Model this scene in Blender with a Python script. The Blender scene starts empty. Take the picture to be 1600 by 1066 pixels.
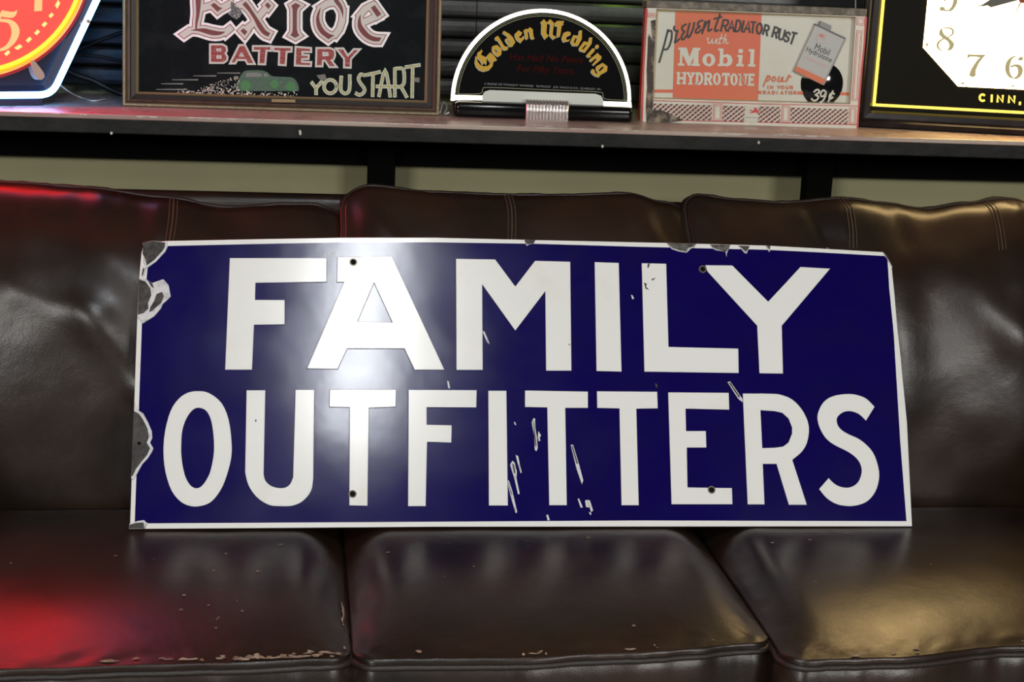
import bpy, bmesh, math, random
from mathutils import Vector, Matrix, noise
from mathutils.geometry import tessellate_polygon

SC = bpy.context.scene
COL = SC.collection
# ------------------------------------------------------------------ camera
cam_d = bpy.data.cameras.new('camera')
cam = bpy.data.objects.new('camera', cam_d); COL.objects.link(cam)
cam.matrix_world = Matrix(((0.990971, -0.011686, -0.133567, 0.2341), (-0.127471, 0.226733, -0.965579, -2.3801),
                           (0.041568, 0.973887, 0.223196, 0.8477), (0, 0, 0, 1)))
cam_d.sensor_width = 36.0; cam_d.sensor_fit = 'HORIZONTAL'; cam_d.lens = 57.825
cam_d.clip_start = 0.05; cam_d.clip_end = 60
cam_d.dof.use_dof = True; cam_d.dof.focus_distance = 2.52; cam_d.dof.aperture_fstop = 13.0
SC.camera = cam
# ------------------------------------------------------------------ world, lamps, exposure
w = bpy.data.worlds.new('room_ambient'); SC.world = w; w.use_nodes = True
w.node_tree.nodes['Background'].inputs['Color'].default_value = (1.0, 0.97, 0.93, 1)
w.node_tree.nodes['Background'].inputs['Strength'].default_value = 0.03

def area(name, loc, sx, sy, power, color, rot=(0, 0, 0)):
    l = bpy.data.lights.new(name, 'AREA'); l.shape = 'RECTANGLE'; l.size = sx; l.size_y = sy
    l.energy = power; l.color = color
    o = bpy.data.objects.new(name, l); COL.objects.link(o); o.location = loc; o.rotation_euler = rot
    return o
TUBE = (1.0, 0.97, 0.93)
area('ceiling_panel_light', (0.47, -1.75, 2.02), 0.20, 1.0, 29, (0.93, 0.97, 1.0))
for lx in (-2.1, 0.3, 2.7):
    area('ceiling_strip_light', (lx, -4.1, 2.02), 0.3, 1.3, 24, TUBE)
for lx, rz in ((-2.7, -22), (4.0, 22)):
    area('rear_fill_light', (lx, -7.0, 1.95), 1.6, 0.8, 150, (1.0, 0.98, 0.94), (math.radians(80), 0, math.radians(rz)))  # added fill panels high behind the camera, standing for no known window
l = bpy.data.lights.new('green_neon_glow', 'POINT'); l.energy = 0.22; l.color = (0.45, 0.85, 0.08); l.shadow_soft_size = 0.03
o = bpy.data.objects.new('green_neon_glow', l); COL.objects.link(o); o.location = (0.86, 0.72, 0.86)
SC.view_settings.view_transform = 'Standard'; SC.view_settings.look = 'None'
SC.view_settings.exposure = 0.0; SC.view_settings.gamma = 1.0; SC.view_settings.use_curve_mapping = False

# shapes measured in each sign's own plane, in millimetres (x along its base, z up)
DATA = {
'sign': {
'outline': [[[(0,1.3),(214.8,1.6),(457.4,2.3),(777.5,1.1),(1220.3,-0.6),(1226.7,170),(1225.6,244.6),(1225.5,274.8),(1224.1,327.9),(1224.1,379.3),(1223.2,433.5),(1216.7,449),(1210.2,457.4),(1100.7,461.8),(1011.3,465),(916,465.8),(836.6,466.3),(608.3,466.9),(463.2,467.6),(320.2,464.7),(179.4,459.3),(46.8,453.8),(7.6,450.6),(3.3,433.8),(0.8,388),(0.1,319)]]],
'field': [[[(6.9,9.4),(214.7,9.7),(457.5,10),(777.9,10.6),(1211.2,7.5),(1212.1,138.3),(1214.7,244.5),(1216.5,315.8),(1215.4,394.1),(1216.6,447.8),(1211.3,450.4),(1100.2,454.6),(1010.8,457.3),(797.8,458.3),(625.7,460.1),(463.1,459.3),(304.7,455.8),(179.6,450.9),(47.5,445.1),(15.7,442.4),(7.8,319.5)]]],
'letters': [[[(139.2,426.6),(290.4,429.4),(290.5,389.7),(179.9,386.5),(179.7,359),(225.5,359.6),(225.9,319.6),(178.7,318.4),(176.7,246.5),(135.4,246.2)]],[[(307.4,431.4),(393.6,433.7),(474.9,249),(427.7,248.6),(412,282.8),(322.6,281.8),(307.8,248.9),(260.5,249.2),(317.7,390.1),(306.5,389.9)],[(365,390.2),(393.7,325),(338.6,326)]],[[(495.7,432),(559,432.1),(590.4,387.4),(623.6,431),(681.2,430.5),(677.1,249.3),(636.1,248.9),(638.7,379.8),(588.6,313.9),(537.2,389.8),(535.4,249.3),(493.5,248.9)]],[[(720.9,430.5),(761,429.9),(758,248.4),(717.1,249.1)]],[[(798.6,430.1),(839.6,430),(836.6,290.3),(951.8,288.6),(949.9,247.7),(794.8,248.7)]],[[(904.5,428.7),(950.1,428.9),(1006.6,368.3),(1065.2,428.5),(1116.2,426.4),(1027,327.5),(1023.7,247.4),(984.1,247.6),(985.3,327),(907.5,417.7)]],[[(95.3,212.5),(100.8,212.4),(106.4,211.6),(112.3,209.4),(118.7,205.6),(125.3,200.5),(131.1,194.2),(135.6,186.8),(139.3,178.3),(142.4,168.7),(144.8,157.4),(146.5,145),(147.6,133.8),(148.2,124.8),(148.2,116.8),(147.5,108.5),(145.9,99.1),(143.5,89.3),(141,80.3),(138.4,72.3),(135.6,65.1),(132.2,58.4),(128.2,52),(123.7,46.1),(118.9,41.3),(114.1,38.2),(109,36.2),(103.9,34.9),(98.9,34.1),(93.9,34),(88.8,34.6),(83.7,36),(78.6,38.2),(73.6,41.5),(68.6,46),(63.8,51.7),(59.5,58.5),(55.7,66.9),(52.4,76.6),(49.7,86.6),(47.8,96.7),(46.5,107.3),(45.8,117.8),(45.7,128.3),(46.2,138.8),(47.3,149.3),(49.2,160.3),(51.7,171.4),(54.7,181),(58.2,188.7),(62.2,195),(66.4,200.2),(70.7,204.4),(75.3,207.5),(80,209.9),(84.9,211.5),(90,212.3)],[(97.4,186),(101.1,185.4),(104.9,183.9),(108.3,181.3),(111.1,177.6),(113.6,172.8),(115.7,167),(117.4,159.8),(118.8,151.6),(119.8,143.2),(120.6,134.8),(121,126.3),(121,117.9),(120.3,109.6),(119.1,101.5),(117.8,94.4),(116.6,89),(115.3,84.6),(113.5,80.3),(110.9,75.2),(107.9,70.2),(104.7,66.2),(101.8,63.8),(98.8,62.5),(95.7,62.2),(92.6,63),(89.5,64.9),(86.5,67.8),(83.7,71.9),(80.9,77.2),(78.5,83.4),(76.5,91.1),(74.7,99.7),(73.4,108.5),(72.6,117.1),(72.4,125.7),(72.4,133.6),(72.5,140.4),(72.9,146.6),(73.8,152.6),(75.2,158.7),(77.1,164.6),(79.4,170),(82.1,175),(85.2,179.4),(88.3,182.8),(91.3,184.9),(94.3,185.9)]],[[(168.5,214.3),(197.4,214.5),(196.6,83.4),(197.3,80.2),(198,77),(199.2,73.9),(201.3,71.1),(204,68.3),(207,66.1),(210.4,64.5),(214.1,63.4),(217.8,62.6),(221.5,62.3),(225.2,62.3),(228.5,62.9),(231.4,64.1),(234,65.9),(236.2,68.3),(237.9,71.3),(239.3,75),(240.7,78.6),(243.2,215.5),(272.4,215.7),(271.6,77),(271,70.6),(270.3,64.2),(268.6,58.2),(265.4,52.4),(261.1,47),(256.4,42.5),(251.7,39.2),(246.5,36.8),(241.1,35.1),(235.2,34.2),(228.9,34),(222.7,34.2),(216.6,34.3),(210.4,34.8),(204.3,36.4),(197.9,39.6),(191.5,43.9),(185.8,48.9),(180.9,54.7),(176.6,61.2),(173.3,67.7),(171.1,74),(169.7,80.2),(168.4,86.5)]],[[(295.9,216.1),(398.7,216.8),(397.9,189.2),(356.4,187.4),(353.9,34.4),(326,35.1),(326.5,188.2),(295.4,188.6)]],[[(417.9,216.7),(525.2,216.9),(524,188.8),(446.3,188.7),(446,161.3),(485,160.6),(484,132.8),(446.3,133.9),(443,33.6),(415.6,33.6)]],[[(543.2,216),(572.2,216.2),(570.3,34.2),(540.4,34.3)]],[[(601.5,216.9),(702.5,215.8),(701.5,189),(665.2,188.8),(662.6,34.4),(634.6,34.5),(636.1,189.4),(600.8,190)]],[[(716.6,216.4),(814.5,216.3),(814.2,188.9),(779.5,188.2),(776.5,34),(748.7,34.1),(751.8,188.5),(716.1,189.1)]],[[(832,215.5),(931.7,215.3),(930.9,187.3),(859.4,188.7),(858.4,152.7),(890.6,152.8),(890,125.8),(858.2,125.7),(856,62.4),(927.8,61.2),(927.1,35.1),(828.6,35.4)]],[[(954.3,214.3),(970.9,214.4),(987.5,214.5),(1001,214.3),(1009,214),(1013.7,213.5),(1018.4,212.4),(1024.2,210.7),(1030,208.5),(1035.5,205.3),(1040.9,200.8),(1046,195.3),(1050.5,189.4),(1054.2,182.9),(1057.2,175.9),(1059.3,169.2),(1060.4,163.3),(1060.6,157.7),(1060.2,151.9),(1059.1,145.6),(1057.5,139.2),(1055.3,133.2),(1052.7,128.1),(1049.5,123.4),(1045.6,118.9),(1040.7,114.5),(1035.1,110.3),(1029.5,106.1),(1048.3,33.9),(1018.5,34),(1002.7,99.5),(980.5,99.5),(979.2,34.7),(951.4,34.8)],[(982.3,186.7),(1004.9,185.4),(1017.9,182.6),(1027.5,173.4),(1032.3,159),(1031.6,149),(1024.8,134.6),(1015.6,128),(1001,126),(981.3,125.4)]],[[(1173.3,193.5),(1156.6,170.2),(1153.1,174.1),(1149.5,177.9),(1145.6,181.2),(1141,183.5),(1136,185.1),(1131.2,186),(1127,186),(1123,185.3),(1119.3,183.9),(1115.7,181.9),(1112.3,179.3),(1109.8,176.6),(1108.5,174.3),(1107.9,171.9),(1107.8,169.4),(1108.1,166.6),(1108.8,163.6),(1110.1,160.7),(1111.9,158.2),(1114.1,155.8),(1116.9,153.5),(1120.2,151.4),(1124.1,149.3),(1128.2,147.2),(1132.7,145.2),(1137.6,143.2),(1142.4,140.6),(1147.2,137.3),(1151.9,133.5),(1156.2,129.1),(1160.2,124.6),(1163.7,119.5),(1166.7,113.3),(1169.2,105.3),(1171,96.1),(1172,87.6),(1171.7,80.4),(1170.6,73.8),(1168.8,67.6),(1166.5,61.5),(1163.6,55.8),(1160.1,50.6),(1155.9,45.7),(1151.1,41.4),(1145.9,37.9),(1140.1,35.3),(1133.8,33.5),(1127.9,32.3),(1122.9,31.6),(1118.3,31.4),(1113.3,31.7),(1107.7,32.4),(1101.8,33.4),(1096.2,35.2),(1090.8,37.8),(1085.6,41.2),(1080.9,45.1),(1076.9,49.5),(1073.4,54.4),(1069.8,59.2),(1087.1,77.1),(1090.3,73.6),(1093.6,70.1),(1097.1,67.1),(1101.2,64.8),(1105.5,63.1),(1109.9,62),(1114.3,61.5),(1118.7,61.6),(1123,62.5),(1127.4,64.4),(1131.7,67),(1135.4,70.5),(1138.4,75.2),(1140.9,80.8),(1142.5,86.1),(1142.9,90.7),(1142.5,95),(1141.4,99),(1140.1,102.5),(1138.1,105.8),(1135.5,109),(1132.1,112.4),(1128,115.7),(1123.1,119),(1116.8,122.4),(1109.7,125.7),(1103.3,129),(1098,132.2),(1093.4,135.4),(1089.4,139.1),(1085.8,143.4),(1082.7,148.3),(1080.2,153.4),(1078,159.1),(1076.4,165),(1075.6,170.7),(1075.6,175.7),(1076.4,180.4),(1078.1,185.2),(1080.7,190.7),(1084.1,196.3),(1088.1,201.2),(1092.7,205),(1097.8,208.1),(1103.6,210.6),(1110.3,212.5),(1117.6,213.8),(1124.6,214.5),(1130.7,214.8),(1136.5,214.6),(1142.3,213.8),(1148.2,212.4),(1154.1,210.3),(1159.6,207.5),(1164.4,203.4),(1168.9,198.4)]]],
'fringe': [[[(4.9,450.1),(19.1,453.4),(42.7,451.6),(43.8,443.9),(40,434.8),(26.4,418.5),(13.6,408.3),(7.2,414.9)]],[[(1.1,391.6),(9.1,392.7),(21.2,384.6),(38.1,391.2),(46.8,381.7),(50.7,362.7),(46.2,357.7),(38.6,350),(36.3,343.4),(27.4,331.2),(9.3,318.2),(0.7,327.2)]],[[(6.7,411.5),(12.3,409.6),(9.1,394.4),(4.2,393)]],[[(0.7,194.1),(6.5,182.4),(14.6,177.7),(22.3,163.4),(28.2,149.9),(29.4,139.8),(26.3,131.9),(31.4,123.5),(29.2,117.2),(22.8,106.8),(15.8,99),(9.6,86.6),(2.8,73.5),(-0.9,77.2)]],[[(-1.1,8.8),(11.3,13.7),(20.8,14.9),(23.3,11.8),(26.4,10.5),(22.4,1.4),(-1.4,1.5)]],[[(606.7,467.2),(626.3,466.5),(623.2,460.3),(616.2,458.6),(610.6,455.4),(608.8,460)]],[[(841.6,465.5),(892.9,465.3),(887.8,458.5),(883,456.6),(875.2,449.2),(862.6,450.8),(849.9,454.8)]],[[(913.6,464.5),(950.1,464.6),(945.1,454.5),(943,449.9),(941.4,442),(939.6,452.3),(924.3,454.4),(917.9,457.3)]],[[(961.1,463.6),(982.5,463.4),(978.4,454.2),(976,449.3),(971.6,451.1),(966.7,457.6)]],[[(1008.3,463.9),(1018.5,464.1),(1015.6,453.1),(1013.6,453.4)]],[[(1207.9,458),(1216,452.6),(1224.4,430.1),(1220.5,433.7),(1214.8,445.9)]],[[(1112.9,463.5),(1118.9,463),(1115.6,459.3)]]],
'dark': [[[[(5.5,449.5),(19.2,452.4),(39.2,450.1),(38.8,442.1),(35.3,436),(23.2,421.1),(12.3,412.3),(10.1,421.6),(5.4,431.5)]]],[[[(1.2,389.6),(11.2,385.8),(19,375.4),(20.6,363.9),(16,351.6),(16.9,342.5),(9.7,335.2),(1.1,332.5)]],[[(28.6,366.3),(37.1,369.7),(39.8,362.5),(36.1,351.9),(22.5,339.3),(18.3,336.6),(19.3,344.1),(25.2,355.1)]],[[(14.2,388.5),(21.9,382.7),(24.6,375.5),(20.1,378)]]],[[[(6.8,408.2),(9.3,406.3),(7.2,396.6),(4.7,395.6)]]],[[[(-0.1,180.8),(7.3,177),(13.6,168.8),(21.4,153.6),(23.6,139.8),(20.8,131.9),(25.9,123.4),(22,113.1),(14.5,103.4),(5.8,91.2),(1.9,81),(-0.5,81)]]],[[[(-0.4,7),(8.4,10),(19.8,10.6),(21.2,1.7),(-0.8,1.8)]]],[[[(607.5,466.9),(625.3,466.3),(622.2,460.8),(612,458.5),(608.8,461.6)]]],[[[(842.8,465.2),(891.7,465),(886.1,460.3),(877.1,457.1),(874.5,451.6),(862.8,453.2),(851.7,456.6)]]],[[[(914.8,464.2),(948.9,464.3),(944.6,456),(940.8,452.3),(925.6,456.2),(919.2,459.1)]]],[[[(962.3,463.3),(981.3,463.1),(976.9,454.8),(974.1,452.3),(969.1,458.3)]]],[[[(1010.1,463.9),(1016.7,464.1),(1014.7,457.3)]]],[[[(1209.7,457.4),(1215.9,451.4),(1223.4,431.9),(1216,445.9)]]],[[[(1113.5,463.2),(1118.3,462.7),(1115.7,460.2)]]]],
'holes': [(332.2,423),(331.2,52.7),(899.7,421.4),(894.2,58.1)],
'tack': [(9.7,130.9)],
'scratch': [[[(614,172.3),(616.4,171.8),(616.5,156.8),(619,139.4),(619.3,124.5),(617.4,119.8),(614.8,122),(614.7,144.3),(610.8,165.5)]],[[(621.3,151.8),(625.3,144.9),(623,141.9),(623.8,136.4),(621.3,135.7),(620.1,143.1)]],[[(584.3,114),(588.2,112.1),(590.3,99.7),(593.4,86.2),(591.4,85),(587.4,99.7)]],[[(575.1,98.5),(579.4,104.7),(582.7,101),(585.6,87.4),(584.6,77.6),(589.1,53.1),(586.6,51.7),(581.2,77.6)]],[[(569.4,75.7),(573,72.7),(577.5,58),(584.5,24.4),(582.2,22.5),(574.4,50.7)]],[[(671.8,130.1),(675.7,130.3),(684.5,97.3),(689.9,73.8),(687.5,67.7),(679.9,92.4)]],[[(680,44.9),(682.5,45.1),(687.7,31.4),(684.2,30.9)]],[[(691.5,41.9),(695,43.1),(698,30.9),(692.9,31.9)]],[[(695.5,43.1),(699.4,41.9),(703.8,26),(700.5,24)]],[[(697.3,24),(700.4,23),(700.6,19.6),(698.6,19.9)]],[[(629.8,19.4),(632.7,20.1),(635.2,11.4),(631.7,11.4)]],[[(583.1,166.7),(585.1,165.7),(586.4,161.2),(584,162.2)]],[[(930.7,233),(935.1,234.5),(954.3,204.8),(953.4,200.1),(946.5,206.2)]],[[(536.2,312.5),(539.1,313),(546.3,295.2),(547.2,291.7),(543.1,295.1)]],[[(478.7,231.9),(481.3,230.9),(483.3,220.2),(480.6,219.4)]],[[(778.9,376.8),(781.8,375.1),(783.8,370),(780.5,369.4)]],[[(292.6,439.6),(295.1,439.6),(295.2,431.8),(292.9,431.8)]],[[(297.1,440.3),(299.6,439.7),(299.3,432.6),(297.1,432.2)]]],
'scratchcore': [[[(613.8,168),(615,156.8),(616.5,139.4),(617.1,125.7),(615.7,129.4),(614,154.3)]],[[(673.2,128.1),(674.9,127.8),(682.1,99.8),(680.4,99.8)]],[[(571,72.2),(572.4,67.8),(577.3,50.7),(575.4,53.7)]],[[(578.5,100.7),(580.9,97.3),(583.1,85),(581.1,85)]],[[(932.9,231.8),(934.7,231.9),(949.6,208.8),(948.1,207.6)]],[[(800.8,397.1),(805.3,395.2),(804,390),(809.3,384.5),(802.9,386.9)]],[[(813.2,402.5),(820.1,405.7),(818.7,403.1),(814.6,400.5)]],[[(808.6,428.7),(812.4,429.5),(809.5,421.7),(807.5,422.5)]],[[(673.7,293.6),(675.9,292.6),(674.8,289.6)]],[[(182.5,168.2),(184.7,167.3),(184.1,164.4),(182.2,165)]],[[(811.4,229.9),(813.6,229.4),(815.3,223.5),(812.8,223)]]],
},
'ex': {
'core_E': [[[(123.7,217.6),(132,216.7),(131.8,205.9),(131.6,195),(131.4,186.2),(131.3,180.8),(131.2,177.4),(130.9,173.9),(130.4,169.5),(129.7,165),(128.9,160.3),(127.9,155.3),(126.7,150.1),(125.8,145.5),(125.3,142.1),(125.2,139.4),(125,136.6),(121.9,136.5),(122,140.7),(122.1,144.9),(122.3,149.1),(122.7,153.2),(123.2,157.3),(123.5,161.4),(123.5,165.5),(123.4,169.5),(123.2,173.6),(123,177),(122.7,180.3),(122.6,185.8),(122.9,195),(123.3,206.3)]],[[(113.3,133.4),(116.9,134.5),(120.5,135.7),(124.4,136.6),(128.7,137.4),(133.3,137.9),(137.9,138),(142.4,137.4),(147,136.3),(151.4,135.4),(155.7,134.7),(159.8,134),(163.7,133.6),(167.2,133.5),(170.5,133.6),(173.8,133.8),(171.4,131.9),(168.9,130),(166.2,128.6),(163.1,127.6),(159.7,127),(156.4,126.7),(153.2,126.7),(150,127),(146.5,127.6),(142.5,128.6),(138.2,129.9),(134.2,131.1),(130.8,132),(127.7,132.7),(124.4,133.2),(120.8,133.4),(117.1,133.4)]],[[(148,178.2),(154.1,182.2),(163.4,175.2),(168.6,173.9),(159.8,166.9)]],[[(130.1,209.3),(141,220.8),(146.4,220.1),(151.8,219.4),(157,217.8),(161.7,214.5),(166.1,210.3),(170.6,206.1),(165.7,194.9),(163.4,197.2),(161.1,199.6),(158.3,201.9),(154.7,204.4),(150.6,206.9),(146,208.8),(141,209.4),(135.5,209.4)]]],
'link_E': [[[(101.4,126.2),(113.3,134.6),(124.4,135),(113.4,132.5),(103,125)]],[[(131.5,172.7),(151.1,179.6),(151.1,177.1),(131.5,170.3)]],[[(173.6,133.7),(180.9,139.6),(181.9,138.4),(174.8,131.9)]],[[(167.1,174.7),(181.8,183.2),(181.8,180.8),(167.1,172.2)]]],
'core_X': [[[(202.1,181.5),(207.6,186.7),(209.6,184.6),(211.5,182.5),(213.9,179.5),(216.9,175.3),(220.4,170.2),(223.9,165.2),(227.3,160.3),(230.7,155.4),(233.9,150.8),(237,146.3),(239.9,142.1),(242.7,138.7),(245.4,136.6),(247.9,135.4),(250.5,134.1),(247.2,127.8),(244.5,128.7),(241.8,129.6),(239.1,131.2),(236.2,133.7),(233.2,137),(230.3,140.8),(227.7,145.3),(225.3,150.3),(222.7,155.3),(219.9,159.9),(216.8,164.5),(214,168.5),(211.3,171.7),(208.7,174.5),(206.5,176.8),(204.8,178.6),(203.5,180.1)]],[[(199.4,135.9),(204,140.6),(211.4,135.1),(206.5,128.5)]],[[(240.8,181.6),(245.3,186.5),(251.2,181),(246.7,175)]]],
'link_X': [[[(205.6,137.4),(219.1,149),(232.5,165.5),(244.8,180.7),(246.3,179.6),(234,164.3),(220.3,147.8),(207.5,135)]],[[(193.5,178.8),(202.7,182.8),(203.5,180.9),(194.2,176.9)]]],
'core_I': [[[(286,182.4),(293.8,187.3),(302.7,183.1),(301,181.5),(299.2,180),(297.9,178.3),(297,176.3),(296.5,174),(296,171.7),(296.3,143),(297,140.3),(297.7,137.5),(298.4,135.3),(299.3,133.9),(300.3,133),(301.3,132.1),(293.9,127.3),(285.3,131.5),(286.3,133),(287.3,134.5),(288.1,136.2),(288.6,138.3),(288.9,140.5),(289.1,142.8),(288.7,172.8),(288.6,174.5),(288.4,176.3),(288,177.9),(287.5,179.5),(286.7,180.9)]]],
'core_D': [[[(337.3,182.4),(335.6,179.3),(333.9,176.2),(332.4,173.1),(331.2,170),(330.3,166.9),(329.6,163.9),(329.4,160.9),(329.4,157.9),(329.8,154.7),(330.3,151.3),(331.2,147.8),(332.5,144.4),(334.3,141.3),(336.5,138.3),(339.3,135.4),(342.9,132.6),(347.1,129.9),(351.3,127.1),(362,134.3),(359.3,134.7),(356.6,135.1),(353.8,136),(350.7,137.6),(347.4,139.6),(344.4,142.2),(341.9,145.3),(339.6,148.8),(337.7,152.4),(336.3,155.8),(335.4,159.3),(334.9,162.8),(334.9,166.3),(335.3,169.8),(335.8,173.2),(336.3,176.4),(336.8,179.4)]],[[(348.6,216.8),(351.8,216.3),(355.1,215.8),(357.9,214.5),(360,212.1),(361.7,208.9),(363.3,205.6),(364.7,202.2),(366,198.6),(367.4,195.3),(369.2,192.7),(371.1,190.4),(372.8,187.7),(374.3,184.6),(375.5,181.2),(376.3,177.4),(376.4,173.1),(376,168.3),(375.6,163.6),(375.1,166.4),(374.6,169.1),(373.7,172.1),(372.4,175.5),(370.8,179),(368.9,182.3),(366.8,185),(364.4,187.3),(362.2,189.9),(360.4,192.9),(358.7,196.2),(356.8,200.1),(354.3,205.2),(351.4,211)]]],
'link_D': [[[(374.3,176),(376.7,176.1),(375.9,159.1),(370.8,144.5),(363.1,134.3),(361.5,135.2),(369.2,145.7),(373.3,159)]],[[(336.6,181.8),(347.7,189.4),(360.9,191.8),(362.2,189.7),(349.1,187.3),(338,180.5)]]],
'core_e': [[[(406.8,172.7),(405.4,170.3),(404,167.9),(403,165.3),(402.3,162.4),(401.9,159.2),(401.8,156.1),(401.9,153),(402.3,150),(403.3,147),(404.8,143.9),(406.9,140.9),(409.4,138),(412.2,135.2),(415.5,132.6),(418.8,130.4),(422.3,128.8),(425.9,127.5),(429.5,126.6),(433.1,126.3),(436.6,126.5),(440.2,126.6),(443.7,133.3),(440.8,133.3),(437.9,133.3),(434.7,133.6),(431.2,134.4),(427.5,135.6),(424,137.2),(421.1,139.4),(418.4,142),(415.9,144.8),(413.4,147.7),(411,150.7),(409.1,153.7),(408,156.7),(407.4,159.7),(407,162.8),(406.8,166.1),(406.8,169.4)]],[[(423.9,184.4),(431.1,188.9),(442.8,173.4),(435.4,168.4)]]],
'link_e': [[[(405.5,172),(413.9,182.8),(428.4,190.5),(429.5,188.6),(415.3,181),(407.5,171.4)]],[[(410.4,159),(436.1,171.1),(436.8,169.2),(411.5,157.1)]]],
'battery': [[[(149.1,109.5),(168.2,110.1),(173.8,107.2),(174.8,101.7),(172,96.4),(175.7,90.6),(175.2,85.7),(170.2,81.8),(149.3,81.1)],[(158.4,104.6),(166.4,104.9),(167,100),(158.4,99.7)],[(158.4,92.8),(167.1,93.1),(167.5,87.3),(158.5,87)]],[[(198.4,110),(206.5,110.3),(221.6,81.7),(212.9,81.4),(209.1,88.1),(193.1,87.5),(190,81.5),(184.5,81.3)],[(201.6,100.2),(206.6,91.7),(196.5,92)]],[[(222.6,109),(251.1,110),(250.5,105.4),(242.8,105.4),(240.8,81.7),(232.8,81.7),(233.4,105),(222.6,104.6)]],[[(257.9,109.2),(286.2,109.3),(286,105.1),(277.5,104.4),(276,81.5),(267.5,81.8),(268.2,104.8),(257.9,105.3)]],[[(296.1,110.3),(319.8,109.2),(319.9,105.7),(304.7,105.4),(304.8,97.1),(315.8,96.9),(315.6,93.4),(304.2,93),(304.3,85),(320.2,84.9),(319.9,81.4),(295.4,81.5)]],[[(332.4,109.6),(354.2,110.4),(360.6,107.6),(361.7,99.5),(359.4,93.1),(354.7,91.1),(363.2,81.1),(354.6,80.8),(346.8,91.8),(340.8,91.9),(340,81.7),(332.1,81.4)],[(341.3,105.1),(351.6,105.1),(352.1,98.1),(341.1,97.2)]],[[(368.1,110.2),(376.7,110.5),(385.5,97.4),(396.6,109.9),(403,110.1),(389.5,95.2),(389.1,81),(380.9,81.1),(380.9,94.6)]]],
'youstart': [[(323.5,51.1),(331,41.8)],[(341.4,54),(331,41.8)],[(331,41.8),(331.2,31.6)],[(374.7,63),(374.5,58.6),(374.1,52.1),(373.9,45.4),(374.4,40.3),(375.8,37.3),(377.9,35.4),(380.1,34.4),(382.2,34.2),(384.2,34.5),(386.2,35.5),(388,37.6),(389.2,40.8),(389.7,46.3),(389.8,53.7),(389.6,60.8),(389.4,65.8)],[(414.9,66.9),(413.7,67.3),(411.9,67.9),(410,68.3),(408.4,68),(407.2,66.7),(406.1,64.8),(405.3,62.6),(405,60.5),(405.3,58.6),(406.2,56.7),(407.4,54.7),(408.7,52.6),(410.4,50.3),(412.5,47.9),(414.4,45.5),(415.6,43.3),(416,41.3),(415.7,39.5),(415.1,37.9),(414.1,36.5),(412.8,35.1),(411.1,33.9),(409.2,32.9),(407.4,32.4),(405.6,32.6),(403.7,33.3),(402.1,34.2),(400.9,34.8)],[(418.4,67.7),(442.2,73.6)],[(430.2,70.2),(430.1,31.4)],[(441.4,31.6),(443.1,41.9),(445.7,57.3),(448.5,71.2),(451.2,77.3),(453.9,71.2),(456.8,57.3),(459.4,41.9),(461.1,31.5)],[(437,48.4),(481.6,48.9)],[(469.3,31.8),(468.3,80.2)],[(468.3,79.9),(470.7,80.3),(474.2,80.9),(477.8,81.2),(480.6,81),(482.3,80.1),(483.4,78.7),(484.1,76.7),(484.6,74.1),(485.1,70.2),(485.4,65.3),(485.4,60.3),(485,56.4),(484,53.7),(482.5,51.7),(481,50.2),(480,49.2)],[(480,48.9),(490.1,31.7)],[(487.7,83.5),(511.6,88.1)],[(499.7,85.3),(499.8,31.5)],[(366.6,45.7),(366,41.6),(364.2,38),(361.3,35.3),(357.8,33.7),(354,33.6),(350.4,34.9),(347.4,37.5),(345.5,40.9),(344.8,45),(345.4,49),(347.2,52.6),(350.1,55.4),(353.6,56.9),(357.4,57),(361,55.7),(363.9,53.2),(365.9,49.7),(366.6,45.7)]],
'car_body': [[[(197,53.1),(199,57),(201.3,61.2),(203.7,64.6),(205.7,66.5),(207.8,67.5),(211.4,68.3),(218.2,69),(226.6,69.4),(233.8,69.4),(238.8,68.9),(242.5,68),(246,66.7),(248.6,64.5),(250.9,62),(255,60.1),(262.9,59.5),(272.6,59.6),(280.6,59.5),(285.5,59.3),(288.7,58.8),(291.4,57.8),(294.1,55.8),(296.3,53.2),(298.1,50.4),(299.4,47.6),(300.4,44.6),(301,41.8),(301.2,39.6),(301,37.7),(300.9,35.8),(194.5,32.4),(193.9,36.5),(193.3,40.6),(193.2,44.4),(194,47.5),(195.3,50.2)]]],
'car_win': [[[(208.9,62.2),(212.3,64.5),(228.7,65.4),(235.6,64.3),(237.4,58.4),(209,57)]],[[(239.9,64.1),(245.1,64.2),(249.5,59.5),(240,58.5)]]],
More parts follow.
